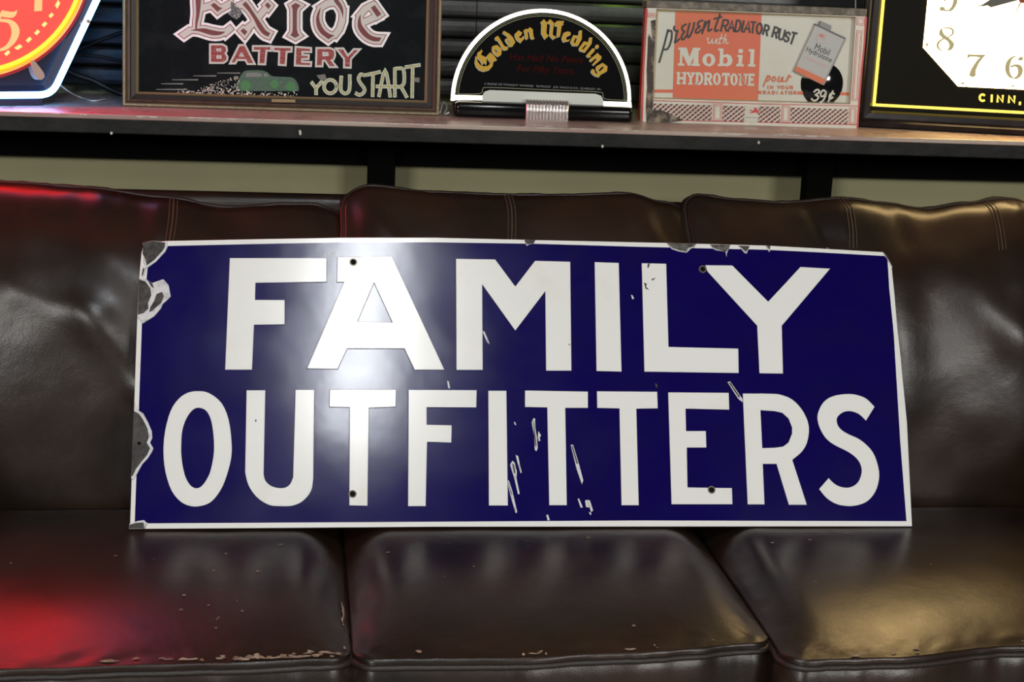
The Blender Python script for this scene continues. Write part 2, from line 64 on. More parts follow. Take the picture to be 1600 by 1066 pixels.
'car_wheel': [[[(218.1,42.3),(218,41.1),(217.8,39.9),(217.4,38.8),(216.9,37.8),(216.3,36.8),(215.5,35.8),(214.6,35.1),(213.6,34.4),(212.6,33.8),(211.5,33.4),(210.3,33.1),(209.2,33),(208,33.1),(206.9,33.3),(205.7,33.6),(204.7,34.1),(203.7,34.7),(202.8,35.4),(202.1,36.3),(201.4,37.3),(200.9,38.3),(200.5,39.4),(200.2,40.5),(200.1,41.7),(200.2,42.9),(200.4,44),(200.8,45.2),(201.3,46.2),(202,47.2),(202.7,48.1),(203.6,48.9),(204.6,49.6),(205.6,50.2),(206.7,50.6),(207.9,50.8),(209,51),(210.2,50.9),(211.3,50.7),(212.5,50.4),(213.5,49.9),(214.5,49.3),(215.4,48.5),(216.2,47.7),(216.8,46.7),(217.3,45.7),(217.7,44.6),(218,43.4)]],[[(265.9,46.6),(265.8,45.7),(265.7,44.7),(265.4,43.8),(265,42.9),(264.4,42.1),(263.8,41.4),(263.1,40.7),(262.3,40.2),(261.5,39.7),(260.6,39.4),(259.6,39.2),(258.7,39.1),(257.8,39.1),(256.8,39.3),(255.9,39.6),(255.1,40),(254.3,40.5),(253.5,41.1),(252.9,41.8),(252.4,42.5),(251.9,43.4),(251.6,44.2),(251.4,45.2),(251.4,46.1),(251.4,47.1),(251.6,48),(251.9,48.9),(252.3,49.8),(252.8,50.6),(253.4,51.3),(254.1,52),(254.9,52.5),(255.8,53),(256.7,53.3),(257.6,53.5),(258.5,53.6),(259.5,53.6),(260.4,53.4),(261.3,53.2),(262.2,52.8),(263,52.3),(263.7,51.7),(264.3,51),(264.9,50.2),(265.3,49.4),(265.6,48.5),(265.8,47.5)]],[[(295.2,43.4),(295.2,42.3),(295,41.2),(294.6,40.2),(294.2,39.2),(293.6,38.3),(292.9,37.4),(292.1,36.7),(291.1,36.1),(290.2,35.5),(289.2,35.2),(288.1,34.9),(287,34.8),(285.9,34.9),(284.8,35),(283.8,35.3),(282.8,35.8),(281.9,36.4),(281.1,37.1),(280.4,37.8),(279.7,38.7),(279.2,39.7),(278.9,40.7),(278.7,41.8),(278.6,42.9),(278.6,43.9),(278.8,45),(279.2,46.1),(279.6,47),(280.2,48),(280.9,48.8),(281.8,49.5),(282.7,50.2),(283.6,50.7),(284.6,51.1),(285.7,51.3),(286.8,51.4),(287.9,51.4),(289,51.2),(290,50.9),(291,50.5),(291.9,49.9),(292.7,49.2),(293.4,48.4),(294.1,47.5),(294.6,46.6),(294.9,45.5),(295.1,44.5)]]],
'speck': [[[(204.6,29.8),(201.8,29.4),(202.8,31.6)]],[[(265.6,25.2),(264.4,26.3),(266.2,26.6)]],[[(188.5,25.4),(185.8,26.2),(188,27.8)]],[[(271.5,32),(273.4,30.6),(270.9,29.9)]],[[(102.9,27),(101.1,26.4),(101.4,28)]],[[(188.9,32.5),(188.8,29.8),(186.1,31.1)]],[[(284.3,32.8),(283.4,30.9),(281.9,32.4)]],[[(109,24.1),(108,24.9),(109.4,25.3)]],[[(179.2,28.4),(179.8,30.5),(181.6,29.1)]],[[(212.8,30.6),(212.3,28.3),(210.2,29.7)]],[[(286,22.8),(283.2,23.8),(285.7,25.3)]],[[(290.4,34.9),(294,35.8),(293,32.8)]],[[(133.7,25.7),(131.9,25.4),(132.6,26.9)]],[[(298,32.1),(298.5,31.1),(297.2,31.1)]],[[(122,28.2),(118.6,27.3),(119.5,30.2)]],[[(97.1,21.9),(96.7,24.5),(99.6,23.6)]],[[(296.9,37),(294.9,36.8),(295.8,38.3)]],[[(94.2,27.1),(94.8,28.4),(95.8,27.4)]],[[(122.2,23.3),(121.2,21.9),(120.2,23.2)]],[[(166.5,26.4),(168.5,27.5),(168.6,25.6)]],[[(211.8,31),(214.8,32.9),(215.3,29.8)]],[[(240.2,28.7),(239.7,30.1),(241.4,29.8)]],[[(197,28.7),(199.2,29.1),(198.5,27.3)]],[[(219.8,27.8),(217,27.3),(218,29.6)]],[[(186.1,30.3),(188.3,28.6),(185.4,27.8)]],[[(102.6,30.1),(101,27.9),(99.6,30.1)]],[[(184.1,28.7),(183.6,30.4),(185.6,29.9)]],[[(213.3,28.5),(213.6,30.1),(215.1,29.2)]],[[(94.2,29.9),(92.9,31.1),(94.8,31.5)]],[[(137.7,28.8),(138.5,30),(139.3,28.9)]],[[(108,27.5),(109.7,30),(111.4,27.6)]],[[(123.1,26.2),(125,25.9),(123.7,24.6)]],[[(184,26.6),(181.9,27.8),(184.2,28.8)]],[[(265.6,26.5),(264.9,27.7),(266.5,27.6)]],[[(223.7,26.7),(223.2,27.8),(224.6,27.7)]],[[(144.4,29.1),(145.2,30.7),(146.5,29.4)]],[[(175.1,26.9),(174.7,26.1),(174,26.8)]],[[(298.4,30),(297.4,28.2),(296.1,29.8)]],[[(133.3,27.6),(135.8,29),(135.9,26.5)]],[[(161,32),(159.3,31.8),(160,33.1)]],[[(147.6,28.9),(150.8,27.5),(147.7,25.8)]],[[(276,29.7),(279.6,30.5),(278.5,27.5)]],[[(244.1,27.3),(246.7,28.6),(246.7,26.1)]],[[(286.4,25.5),(286.2,27.9),(288.8,26.9)]],[[(271,31.8),(269.3,32.8),(271.2,33.5)]],[[(261,28.6),(261.8,27.4),(260.2,27.4)]],[[(259.5,29.5),(259.7,27.1),(257.1,28.1)]],[[(144.4,27.9),(146,28.7),(145.9,27.1)]],[[(188.5,27.5),(187.3,27.7),(188.1,28.5)]],[[(103.6,29.2),(104,26),(100.5,27.2)]],[[(193.3,29.5),(195.3,29.2),(193.9,27.8)]],[[(163.9,25.1),(163.7,26.4),(165.2,26)]],[[(205.8,28),(204.7,28.5),(205.9,29.1)]],[[(214.6,29.2),(215.2,31.9),(217.7,30.2)]],[[(219.1,31.3),(221.2,30.3),(219,29.2)]],[[(235.1,26.1),(233.6,27.7),(236,28)]],[[(235.9,26.9),(235.8,25),(233.8,25.9)]],[[(167.2,28.4),(168.9,25.8),(165.3,25.8)]],[[(187.1,26),(186.9,23.5),(184.4,24.8)]],[[(227.5,25.4),(230.6,26.3),(229.8,23.6)]],[[(214.2,26.4),(211,25.6),(211.8,28.3)]],[[(110.2,25.9),(107.1,27.3),(110.3,28.9)]],[[(266.8,26.5),(267.5,24),(264.6,24.7)]],[[(212.4,24.6),(209.2,23.6),(209.9,26.4)]],[[(197.6,29.3),(196.4,26.7),(194.4,28.7)]],[[(156.9,30.1),(157.7,28),(155.1,28.4)]],[[(124.8,26.4),(125.6,29),(127.9,27.2)]],[[(170.9,23.9),(171.7,25.5),(173,24.1)]],[[(194.9,24.3),(192,25.3),(194.6,26.9)]],[[(246.3,28.6),(248.9,30.1),(249,27.6)]],[[(223.9,27.7),(224.8,26.9),(223.5,26.6)]],[[(196.8,29.8),(198.7,28.7),(196.6,27.9)]],[[(144.8,25.7),(143.5,26.9),(145.4,27.3)]],[[(289.7,26.4),(291.3,25.6),(289.6,24.7)]],[[(269.8,30),(268.2,29.5),(268.5,30.9)]],[[(168.4,28.1),(168.5,29.4),(169.8,28.7)]],[[(250.7,24.2),(253.2,24.4),(252.1,22.6)]],[[(262.9,22.9),(266.2,23.9),(265.5,21)]],[[(242.2,27.6),(240.6,25.2),(239,27.5)]],[[(136.2,30.2),(137.6,29.4),(136,28.8)]],[[(291.3,26.7),(290.5,27.9),(292.1,28)]],[[(238.4,31.1),(237.9,28.1),(235.1,29.9)]],[[(272.9,28.8),(269.7,28.6),(271.2,31)]],[[(264.1,25.3),(264.2,26.9),(265.8,26.1)]],[[(229.7,25.7),(231.3,27.1),(231.9,25.2)]],[[(210.2,26.6),(211.1,29.8),(213.9,27.6)]],[[(113.8,28.5),(113.7,27.4),(112.6,28)]],[[(107.4,22.4),(107.9,25.5),(110.9,23.7)]],[[(248.5,30.8),(249.7,28.5),(246.8,28.7)]],[[(246.3,26.2),(249.9,25.2),(246.9,23.1)]],[[(111,30.8),(113.9,29.9),(111.4,28.2)]],[[(125.2,28.2),(128.1,28),(126.4,26)]],[[(278.1,27.9),(274.4,28.8),(277.2,31)]],[[(238.9,29.5),(241.5,30.4),(241.1,28.1)]],[[(184.5,29),(185.5,28.4),(184.3,28)]],[[(201.9,25.3),(202,28),(204.7,26.6)]],[[(169.2,26.1),(167.7,27.8),(170.2,28.1)]],[[(162,27.6),(162.6,29.2),(164,28)]],[[(251.3,30.5),(250.7,31.5),(252.1,31.5)]],[[(111.4,25.2),(113.9,23.5),(110.8,22.4)]],[[(127.6,32.6),(130,30.5),(126.6,29.8)]],[[(119.6,24.5),(117.9,25.6),(119.9,26.4)]],[[(210.1,27.3),(207,26.3),(207.5,29)]],[[(275.4,25.3),(276.2,28.5),(279.1,26.5)]],[[(210.9,31.1),(210,33.5),(213,33)]],[[(189.7,34.1),(191.9,32.7),(189.3,31.8)]],[[(249.7,29.3),(251.3,31.1),(252.3,29.1)]],[[(199.3,30.3),(200.2,30.9),(200.4,30)]],[[(183.3,32.2),(179.8,33),(182.4,35.2)]],[[(219.5,30.1),(219.5,31.1),(220.5,30.6)]],[[(105.2,33.6),(105.3,31.9),(103.5,32.7)]],[[(114.7,29.5),(118.2,29.8),(116.7,27.1)]],[[(241,29.5),(239.9,26.8),(237.7,28.9)]],[[(178.6,29.7),(180.9,31.6),(181.7,29)]],[[(96.4,25.8),(97.6,26.6),(97.9,25.3)]],[[(200.7,28),(202.9,27.6),(201.4,26.2)]],[[(186.8,28.4),(186.5,27.1),(185.3,27.9)]],[[(164.3,30.2),(166.2,31.1),(166.2,29.3)]],[[(136.7,24.7),(133.5,25.6),(136,27.5)]],[[(129.9,26.8),(128.4,27.5),(129.8,28.2)]],[[(122.8,26.2),(124,27.1),(124.3,25.8)]],[[(92,26.3),(92.8,28.2),(94.3,26.7)]],[[(99.6,29.6),(99,28.8),(98.5,29.6)]],[[(108.9,25.1),(106.7,25.9),(108.8,27.1)]],[[(161.1,25.7),(159.7,28),(162.9,27.9)]],[[(185.9,25.6),(184.8,28.6),(188.5,28)]],[[(145.3,25.8),(143.2,25.8),(144.3,27.3)]],[[(295.1,31.8),(292.7,30.6),(292.7,32.9)]],[[(106.9,27.5),(108,27.2),(107.2,26.5)]],[[(128.4,26.4),(131,28.8),(132.2,25.7)]],[[(281.5,28.4),(283.4,28.5),(282.5,27)]],[[(107.2,28.5),(107.5,26.9),(105.7,27.4)]],[[(171.5,28.1),(168.2,29.6),(171.5,31.3)]],[[(241.4,25.4),(244.7,26.5),(244.1,23.6)]],[[(162.9,28.8),(165.2,30.8),(166.1,28.2)]],[[(122.4,27.3),(125.5,27.5),(124.1,25.1)]],[[(171.6,29),(168.7,28),(169.1,30.6)]],[[(250.1,27.5),(247,27.5),(248.7,29.7)]],[[(264.8,30.8),(266.8,33.3),(268.4,30.7)]],[[(242.4,31.4),(242.6,33.1),(244.3,32.1)]],[[(173.7,26),(171,26.2),(172.6,28)]],[[(226.3,28.3),(224.6,27.9),(225.1,29.3)]],[[(225.3,28.9),(224.3,27.7),(223.5,28.9)]],[[(206.9,29.3),(208.1,27.8),(205.8,27.6)]],[[(255.8,29.6),(254.2,29.5),(254.9,30.7)]],[[(112.5,28),(112,27.2),(111.4,28)]],[[(277.6,27),(278.1,25.6),(276.4,26)]],[[(224.7,28.2),(224.8,25.4),(221.9,26.7)]],[[(213.7,29.9),(217.2,30.3),(215.8,27.6)]],[[(130.2,26.7),(131.9,28.4),(132.8,26.4)]],[[(141.7,32.4),(139.9,32.2),(140.6,33.6)]],[[(183.5,41),(185.7,41.1),(184.7,39.5)]],[[(161.4,46.6),(162.1,47.7),(162.9,46.7)]],[[(152.3,33.3),(154.5,31.9),(151.9,31)]],[[(195.6,48.1),(198.1,49.2),(197.9,46.9)]],[[(193.7,55.9),(195.7,57.5),(196.4,55.3)]],[[(165.5,47),(164.5,49.2),(167.2,48.8)]],[[(150.1,29.9),(149.3,31.8),(151.6,31.5)]],[[(179.4,30.5),(178.4,32.3),(180.7,32.2)]],[[(161.6,41.2),(160.7,43),(163.1,42.8)]],[[(159.1,35.8),(158.2,36.1),(159,36.6)]],[[(183.5,55.2),(183.5,52.8),(181,53.9)]],[[(147.4,33.4),(148.9,34.1),(148.9,32.6)]],[[(162,44.3),(162.9,45.3),(163.4,44.2)]],[[(188.4,38.6),(189,37.6),(187.7,37.7)]],[[(146.5,34.8),(144.7,35.4),(146.3,36.4)]],[[(152.7,40.4),(151.7,39.2),(151,40.5)]],[[(197.7,32.3),(196.6,31.8),(196.7,32.8)]],[[(162.4,30.6),(160.4,30.6),(161.5,32)]],[[(155,40.6),(154.2,41.8),(155.9,41.9)]],[[(168.1,42.4),(167.6,40.6),(166,41.8)]],[[(155.1,33),(156.3,31.3),(153.9,31.2)]],[[(189.9,44.2),(188.7,44.7),(189.9,45.3)]],[[(178.1,50.4),(179.8,52.2),(180.8,50.1)]],[[(193.4,52.6),(194.2,54.3),(195.5,52.9)]],[[(150.4,32.3),(149,30.9),(148.2,32.6)]],[[(166,37.1),(166.7,35.8),(165,35.9)]],[[(195.1,35.1),(196.4,35.8),(196.4,34.6)]],[[(189.1,53.1),(191.9,53.2),(190.5,51.2)]],[[(175.7,41),(174.9,42.3),(176.8,42.2)]],[[(192.9,32.8),(193.2,34.7),(194.9,33.6)]],[[(193.2,56.1),(191.4,57.1),(193.4,57.9)]],[[(149.6,33.3),(149,35.4),(151.5,34.8)]],[[(194.8,57),(195.1,58.2),(196.2,57.3)]],[[(147.4,31.8),(144.5,31.6),(145.8,33.8)]],[[(151.3,31.8),(152.6,30.7),(150.8,30.3)]],[[(178.9,48.4),(178.5,49),(179.3,48.9)]],[[(139.9,31),(139,32.4),(140.8,32.4)]],[[(138.5,30.4),(135.8,31.1),(137.9,32.7)]],[[(148.8,43.1),(150.9,42.8),(149.5,41.4)]],[[(138.5,35.6),(137.6,36.1),(138.6,36.6)]],[[(190.2,32.4),(192.7,33.6),(192.6,31.2)]],[[(143.5,32.2),(142.3,34.4),(145.2,34.2)]],[[(147.7,31.7),(147.3,30.5),(146.2,31.3)]],[[(152.4,42.7),(150.7,40.7),(149.5,42.9)]],[[(161.9,47),(163.4,46.3),(161.8,45.5)]],[[(133.9,33),(135.2,31.3),(132.8,31.2)]],[[(168.3,40.3),(169.9,41),(169.8,39.6)]],[[(152.1,38.8),(152.5,36.5),(150,37.2)]],[[(196,54),(195.5,54.8),(196.6,54.9)]],[[(138.5,38.8),(138.5,37.4),(137.1,38.1)]],[[(134.1,35.8),(132.5,34.2),(131.6,36.1)]],[[(172.4,45.9),(173.3,46.3),(173.2,45.4)]],[[(146.3,36.5),(147.5,37.3),(147.6,36.1)]],[[(161.1,36),(159.9,34.5),(159.1,36.1)]],[[(191.8,53.2),(191,52.2),(190.4,53.3)]],[[(144.5,34),(144.4,36),(146.5,35.1)]],[[(156.5,44.6),(157.8,45.7),(158.3,44.3)]],[[(190.7,57),(191.7,58.4),(192.6,57)]],[[(139.8,34.6),(141.2,32.8),(138.6,32.6)]],[[(189.8,39.3),(190.1,41.7),(192.4,40.4)]],[[(174.7,49.6),(174.8,48.2),(173.3,48.8)]],[[(162.2,34.4),(162.7,35.9),(164,34.8)]],[[(180.8,49.8),(178.9,50.3),(180.4,51.5)]],[[(164.1,40.3),(163,40.2),(163.5,41)]],[[(158.5,31.3),(157.9,29.7),(156.6,30.9)]],[[(185.7,51.7),(185.1,49.6),(183.2,51)]],[[(180.8,32.3),(181.3,34.6),(183.4,33.2)]],[[(192.7,38.8),(193.1,37.8),(191.9,38)]],[[(142.4,30),(141,29.4),(141.1,30.6)]],[[(149.3,33),(150.6,33.9),(150.8,32.5)]],[[(179.6,44.6),(177.9,44.6),(178.8,45.8)]],[[(182.1,33.5),(183.3,32.4),(181.6,32.1)]],[[(138.7,29.3),(139.5,30.7),(140.5,29.5)]],[[(188.4,39.2),(190.1,39.5),(189.5,38.2)]],[[(151.2,35.1),(152.2,35),(151.6,34.3)]],[[(195.7,44.5),(193.7,44.4),(194.7,45.9)]],[[(169.4,45.9),(168.7,47.4),(170.6,47.2)]],[[(180.5,41.8),(180.1,42.7),(181.3,42.5)]],[[(145.3,34.7),(145.4,36.4),(147.2,35.6)]],[[(193.9,53.2),(192.1,54.4),(194.3,55.2)]],[[(167.8,36.3),(167.8,35.3),(166.8,35.7)]],[[(189.4,55.5),(189.2,54.7),(188.4,55.2)]],[[(152,32.2),(152.6,32.7),(152.8,32)]],[[(190.1,52.4),(190.4,53.1),(191,52.6)]],[[(149.4,33.3),(150.5,32.8),(149.4,32.2)]],[[(143.1,32.1),(144.7,32.5),(144.3,31.1)]],[[(181.6,36),(183.8,36),(182.8,34.4)]],[[(184.4,40.3),(186.3,40.5),(185.5,39)]],[[(168.7,32.5),(168.9,30.5),(166.7,31.3)]],[[(175.2,37),(177.6,36.1),(175.4,34.7)]],[[(189.6,56.6),(188.6,55.7),(188.1,56.9)]],[[(149.5,39.4),(150.7,38.6),(149.2,38.2)]],[[(142.3,34.7),(144.1,36.3),(144.8,34.2)]],[[(190.2,42.5),(192,42.8),(191.4,41.3)]],[[(150.4,31.3),(152.7,32),(152.3,30)]],[[(193.6,55.1),(192.3,53.8),(191.6,55.3)]],[[(185,37.8),(185.8,37.5),(185.1,37.1)]],[[(162.3,36.9),(161.2,38.2),(163.2,38.4)]],[[(174.6,38.3),(175.5,38.6),(175.3,37.8)]],[[(184.5,33.9),(183.2,34.7),(184.7,35.3)]],[[(175.5,32.6),(176.1,33.1),(176.3,32.4)]],[[(171.3,33.6),(172.2,34),(172.1,33.1)]],[[(192.3,43.8),(190.7,43.6),(191.3,44.9)]],[[(160.2,45.5),(159.8,44.7),(159.2,45.4)]],[[(168.3,33.6),(165.9,34.9),(168.4,36)]],[[(172.8,34.4),(172.1,33.6),(171.6,34.5)]],[[(184.1,53.1),(185,52.6),(184.1,52.2)]],[[(152.8,34.7),(152.4,37),(155.1,36.2)]],[[(147.9,37.7),(149,38.4),(149.2,37.3)]],[[(190.9,51.2),(192.5,50.6),(191,49.6)]],[[(187.2,37.3),(189.1,37.6),(188.4,36.1)]],[[(137.7,29.9),(136.1,31.1),(138.2,31.7)]],[[(171.2,50.7),(173.2,49.4),(170.8,48.5)]],[[(137.9,34.8),(137.3,32.9),(135.6,34.3)]],[[(146.8,41.4),(148.5,42.8),(149.1,40.9)]],[[(146.3,36.4),(148.5,36.6),(147.5,34.9)]],[[(147.4,35.8),(144.8,36.4),(146.8,38)]],[[(140.4,36.9),(141.4,38),(142,36.8)]],[[(179.2,36),(177.2,35),(177.2,36.9)]],[[(182.2,34.5),(182.9,34.9),(183,34.1)]],[[(195.6,32.9),(196.2,35),(198,33.6)]],[[(168.4,41.9),(167.3,42.8),(168.8,43.1)]],[[(187.4,38.7),(187.9,39.7),(188.7,38.9)]],[[(158.8,39.3),(160.8,39.5),(160,38)]],[[(134.8,29.1),(133.6,29.8),(135,30.3)]],[[(155.5,41.9),(157.5,41.4),(156,40.2)]],[[(173.5,38.5),(172.1,38.2),(172.6,39.4)]],[[(170,32.7),(172.8,33.2),(171.8,31)]],[[(168.7,31.4),(166.2,32.4),(168.6,33.8)]],[[(196.9,34.2),(198.2,35.3),(198.7,33.8)]],[[(193.8,41.7),(194.3,42.2),(194.6,41.6)]],[[(184.6,51),(182,50.4),(182.7,52.6)]],[[(158.9,36.5),(158.5,37.7),(159.9,37.4)]],[[(180.3,32.2),(177.6,31.5),(178.3,33.9)]],[[(149.5,31),(151.6,31.9),(151.5,30)]],[[(171.6,43.1),(172.5,42.8),(171.8,42.3)]],[[(195.8,32),(196.7,31.7),(196,31.2)]],[[(165.9,42.4),(166.4,44),(167.8,42.9)]],[[(177.2,32.1),(178.2,31.3),(176.8,30.9)]],[[(169.3,35.5),(170.8,35.3),(169.7,34.3)]],[[(195.5,43.3),(195.4,44.3),(196.5,43.9)]],[[(154.6,37),(153.4,38.4),(155.4,38.7)]],[[(142.9,30.5),(141.9,31.8),(143.7,31.9)]],[[(176.2,37.1),(174.6,36.7),(175,38.1)]],[[(185.4,38.1),(184.3,39.8),(186.6,39.8)]],[[(152.8,33.1),(154.8,32.9),(153.5,31.5)]],[[(142.6,36.9),(143,38.4),(144.3,37.5)]],[[(166.8,34.3),(168.4,34),(167.3,33)]],[[(193.9,37.3),(195.1,35.3),(192.4,35.4)]],[[(197.9,35.7),(197.5,33.7),(195.6,34.9)]],[[(177.2,51.8),(177.3,50.7),(176,51.1)]],[[(167.8,33.4),(168.1,32.4),(166.9,32.7)]],[[(160,35.5),(158.4,37.4),(161.2,37.6)]],[[(196.3,39.7),(195.4,38.6),(194.7,39.8)]],[[(141.7,37.8),(140.8,38.5),(142.1,38.8)]],[[(153.5,41.8),(153.1,43),(154.5,42.7)]],[[(173,41.6),(174.3,42.4),(174.5,41.1)]],[[(190,56.4),(190.8,54.5),(188.5,54.9)]],[[(155.9,33),(155.3,32.2),(154.8,33)]],[[(193.2,45.4),(193.6,46.2),(194.2,45.5)]],[[(193.9,38.1),(193.4,37.1),(192.5,38)]],[[(195.2,38.4),(193,38.6),(194.3,40.1)]],[[(164.2,36.4),(166.3,36.7),(165.5,35)]],[[(145.4,36.3),(145.5,35.6),(144.7,35.9)]],[[(148.9,33.2),(148.7,34),(149.7,33.8)]],[[(165,35.8),(166.1,36.6),(166.4,35.4)]],[[(168.5,43.9),(166.7,44.1),(167.9,45.3)]],[[(189.5,42.9),(190.8,43.6),(190.9,42.3)]],[[(164.7,36.1),(163.3,35.5),(163.4,36.8)]],[[(169.3,39.4),(170.5,40.5),(171,39.1)]],[[(150.7,43),(150.7,42.1),(149.8,42.5)]],[[(187.2,37),(188.1,37.4),(188,36.6)]],[[(191.8,53.4),(189,52.8),(189.8,55.2)]],[[(143.4,38.4),(144.6,37.3),(142.9,36.9)]],[[(196.3,50.3),(198.7,51.2),(198.4,49)]],[[(192.8,33.8),(193,33),(192.1,33.2)]],[[(180.5,32.1),(181.5,31.5),(180.3,31)]],[[(171.7,49.8),(172.8,49.3),(171.7,48.8)]],[[(179.6,47.3),(177.6,46.5),(177.7,48.4)]]],
'streak': [[[(160,62.8),(199.4,64.6),(199.5,62.4),(160,61.7)]],[[(118.9,56.6),(158.3,58.4),(158.3,56.2),(118.9,55.6)]],[[(83.1,48.7),(127.5,50.7),(127.5,48.5),(83.2,47.7)]],[[(64.5,41.2),(101.9,43),(101.9,40.7),(64.5,40.2)]],[[(56,31.4),(108.8,33.6),(108.8,31.3),(56,30.3)]]],
'plate': [[[(254.3,20.1),(295.4,20.5),(295.1,15.3),(254.3,14.8)]]],
'sparkdark': [[[(183,185.7),(190.4,181.1),(196.6,175.2),(201.6,169.2),(199.8,161.8),(193.1,154.8),(186.9,157.6),(179.5,162.3),(177,165.8),(183.1,171),(181.8,179.5)]]],
'tape': [[[(331.4,64.2),(346.1,66.6),(348.2,61.8),(349.1,57.1),(338.7,55.5),(334.6,59.8)]],[[(502.7,66.1),(512.4,65.7),(512,57.3),(502.2,58.6)]]],
},
'gw': {
'panel': [[[(54.2,28.2),(53.8,37.7),(57.7,45),(66.7,48.4),(163.6,48),(256.4,48),(266.4,44.7),(271.8,35.3),(272.2,28)]]],
'glowl': [[[(2.1,37.7),(53.8,38.2),(54.1,30.1),(1.2,28.4)]]],
'glowr': [[[(271.3,35.2),(321,35.2),(322.7,26.1),(271.7,28)]]],
'gold': [[[(40.6,107.8),(38.9,96.9),(41.3,88.8),(47,82.9),(55.4,80.5),(64.9,83.6),(70.2,89.9),(71.5,98),(68.6,103.4),(66.5,95.2),(61.9,90.2),(53.7,89.3),(48.1,91.8),(43.7,97.1),(42.1,103.8)]],[[(43.2,110.6),(43.8,113.6),(47.4,115.5),(49.5,118.7),(51.6,115.6),(48.8,109.4),(60,104.4),(59.1,92.2),(56.2,96.1),(52.2,91.9),(48.9,98.6),(43.5,103.8)]],[[(59.2,107.4),(65.1,114.1),(73,107.6),(77.8,101),(71.2,98.7),(68.3,104.4),(65.8,96.5),(63.6,100.5)]],[[(68.8,124.8),(76.3,127.3),(85.5,120.9),(84.8,110.7),(79.2,107.1),(70.7,112.9),(68.4,118.2)],[(74.1,121.4),(79.9,116),(76.8,114.2),(72.9,118.4)]],[[(72.8,140.3),(77.7,143.2),(80.9,139),(89.5,125.8),(96.7,124.7),(95.9,119.9),(89.1,118.7),(78.1,134.8),(73.6,136)]],[[(85.8,148.3),(87.7,152.3),(98.2,147),(104.3,141.2),(108.8,133.2),(104.6,126.3),(99.2,125.2),(91.9,134),(90.8,138),(96,140.6),(93.6,143.7)],[(96.5,138.2),(102,130.3),(98.9,130.6),(95,136.1)]],[[(107.6,147.8),(113.8,153.9),(120.5,149.9),(118.3,145.5),(114.2,144),(116.5,140),(119.9,141.5),(123.2,145.2),(124.5,139.9),(118.5,132.6),(111.1,137.4),(108.1,143.3)]],[[(122.8,154.3),(126.8,157.1),(129.6,156.3),(133.6,160),(138.5,156.6),(140.5,143.8),(142.7,141),(137.9,139.4),(135.4,142.3),(132.7,153.3),(129.5,152.2),(131.4,140.5),(128.3,138.4),(126.1,142),(125,150)]],[[(152.3,169.6),(157.5,174.7),(163.3,168.8),(163,150.6),(167.3,146.2),(160.9,140.2),(154.3,150.3),(154.1,166.2)]],[[(162.8,169.1),(168.6,175.3),(175.6,169.3),(174.2,148.7),(180.9,144.4),(175.5,140.5),(168.8,147.4),(169.6,166.8)]],[[(177.3,169.4),(181.6,172.7),(193.6,173),(191.8,168.8),(193.1,166.5),(189.6,166),(187.6,146.7),(181.8,144.2),(182.6,163.9),(177.6,163.7)]],[[(191,144.7),(194.1,152.9),(200.1,155),(205.6,154.4),(206.5,149.7),(199.3,146.5),(198.2,141.6),(201.4,140.3),(205.7,142.4),(204.4,139.3),(193.9,136.6),(191.4,141.1)]],[[(221.1,157.5),(226,158.2),(226.3,142.6),(220.4,131.2),(210.7,130.9),(206.6,137.3),(211,149.1),(220.4,148.7)],[(215.5,145.6),(218.6,144.8),(215.2,135.1),(212,136.3)]],[[(240,146.3),(244.9,146.4),(244.3,135.2),(233.7,120.2),(223.5,122.7),(222.4,127.5),(230.3,139.1),(238.6,137.9)],[(234.7,134.9),(236.7,133.6),(229.9,124.7),(227.2,126)]],[[(246.3,127.5),(250.7,126.8),(250.1,122.5),(242.8,114.4),(244.7,112.8),(238.5,111.7),(236,115.3)]],[[(257.9,131.1),(257.4,129.2),(255.8,128),(253.7,127.9),(252,129),(251.3,130.9),(251.8,132.8),(253.4,134),(255.5,134.1),(257.2,133)]],[[(255.9,120.1),(258.1,117.3),(263.2,114),(262.7,109.1),(250.2,97.7),(247.8,99.8),(256.1,110.3),(253.3,111.1),(245.4,104.1),(242.5,105.8),(242.6,108.1),(252.5,116.8)]],[[(266,102.8),(274.8,97.1),(274.7,88.9),(264.3,82.8),(260.8,77.8),(252.4,80),(250.5,81.7),(246.4,85.1),(245.9,89.1),(248.2,91.5),(251.6,90.2),(253.3,85.3),(257,82.5),(258.2,85.5),(254.7,91.7),(255,96.4)],[(267,98.2),(269.5,95.7),(261.5,87.3),(259.2,89.6)]]],
'line': [[(12.1,39.9),(23.2,40.1),(38.5,40.5),(50.1,41.6),(53.8,44),(53.8,47.1),(54.6,49.6),(54.9,51.2),(56,52.3),(66.5,52.9),(92.6,52.9),(128.1,52.5),(163.4,52.1),(198.4,52),(233.2,51.9),(258.6,51.4),(268.6,50.4),(269.2,49),(269.2,47.2),(270,44.6),(270.2,41.7),(274.5,39.4),(287.1,38.5),(303.8,38.4),(315.9,38.4)]],
't1': [(99.5,102.2),(230.4,100.9)],
't2': [(113.6,82.5),(218,81.4)],
't3': [(56.7,57.6),(266.3,54.5)],
'ends': [(10.4,39.8),(314,36.6)],
'base': [(2.7,26.4),(326.2,26.2),(325.4,1.5),(9,0.1)],
'clip': [(129.9,35.4),(206.2,35.8),(206.9,-0.3),(132.5,-0.5)],
},
'mo': {
'box': [(0.4,-0.4),(401.6,-0.2),(401.4,215.6),(-2.6,213.4)],
'railbot': [(-0.1,200.8),(403,202.1)],
'panel': [[[(22,196.2),(385.7,198),(386.3,45.2),(22.5,43.4)]]],
'opening': [[[(16.5,199.9),(383,199.9),(384.4,43.4),(18.8,41.8)]]],
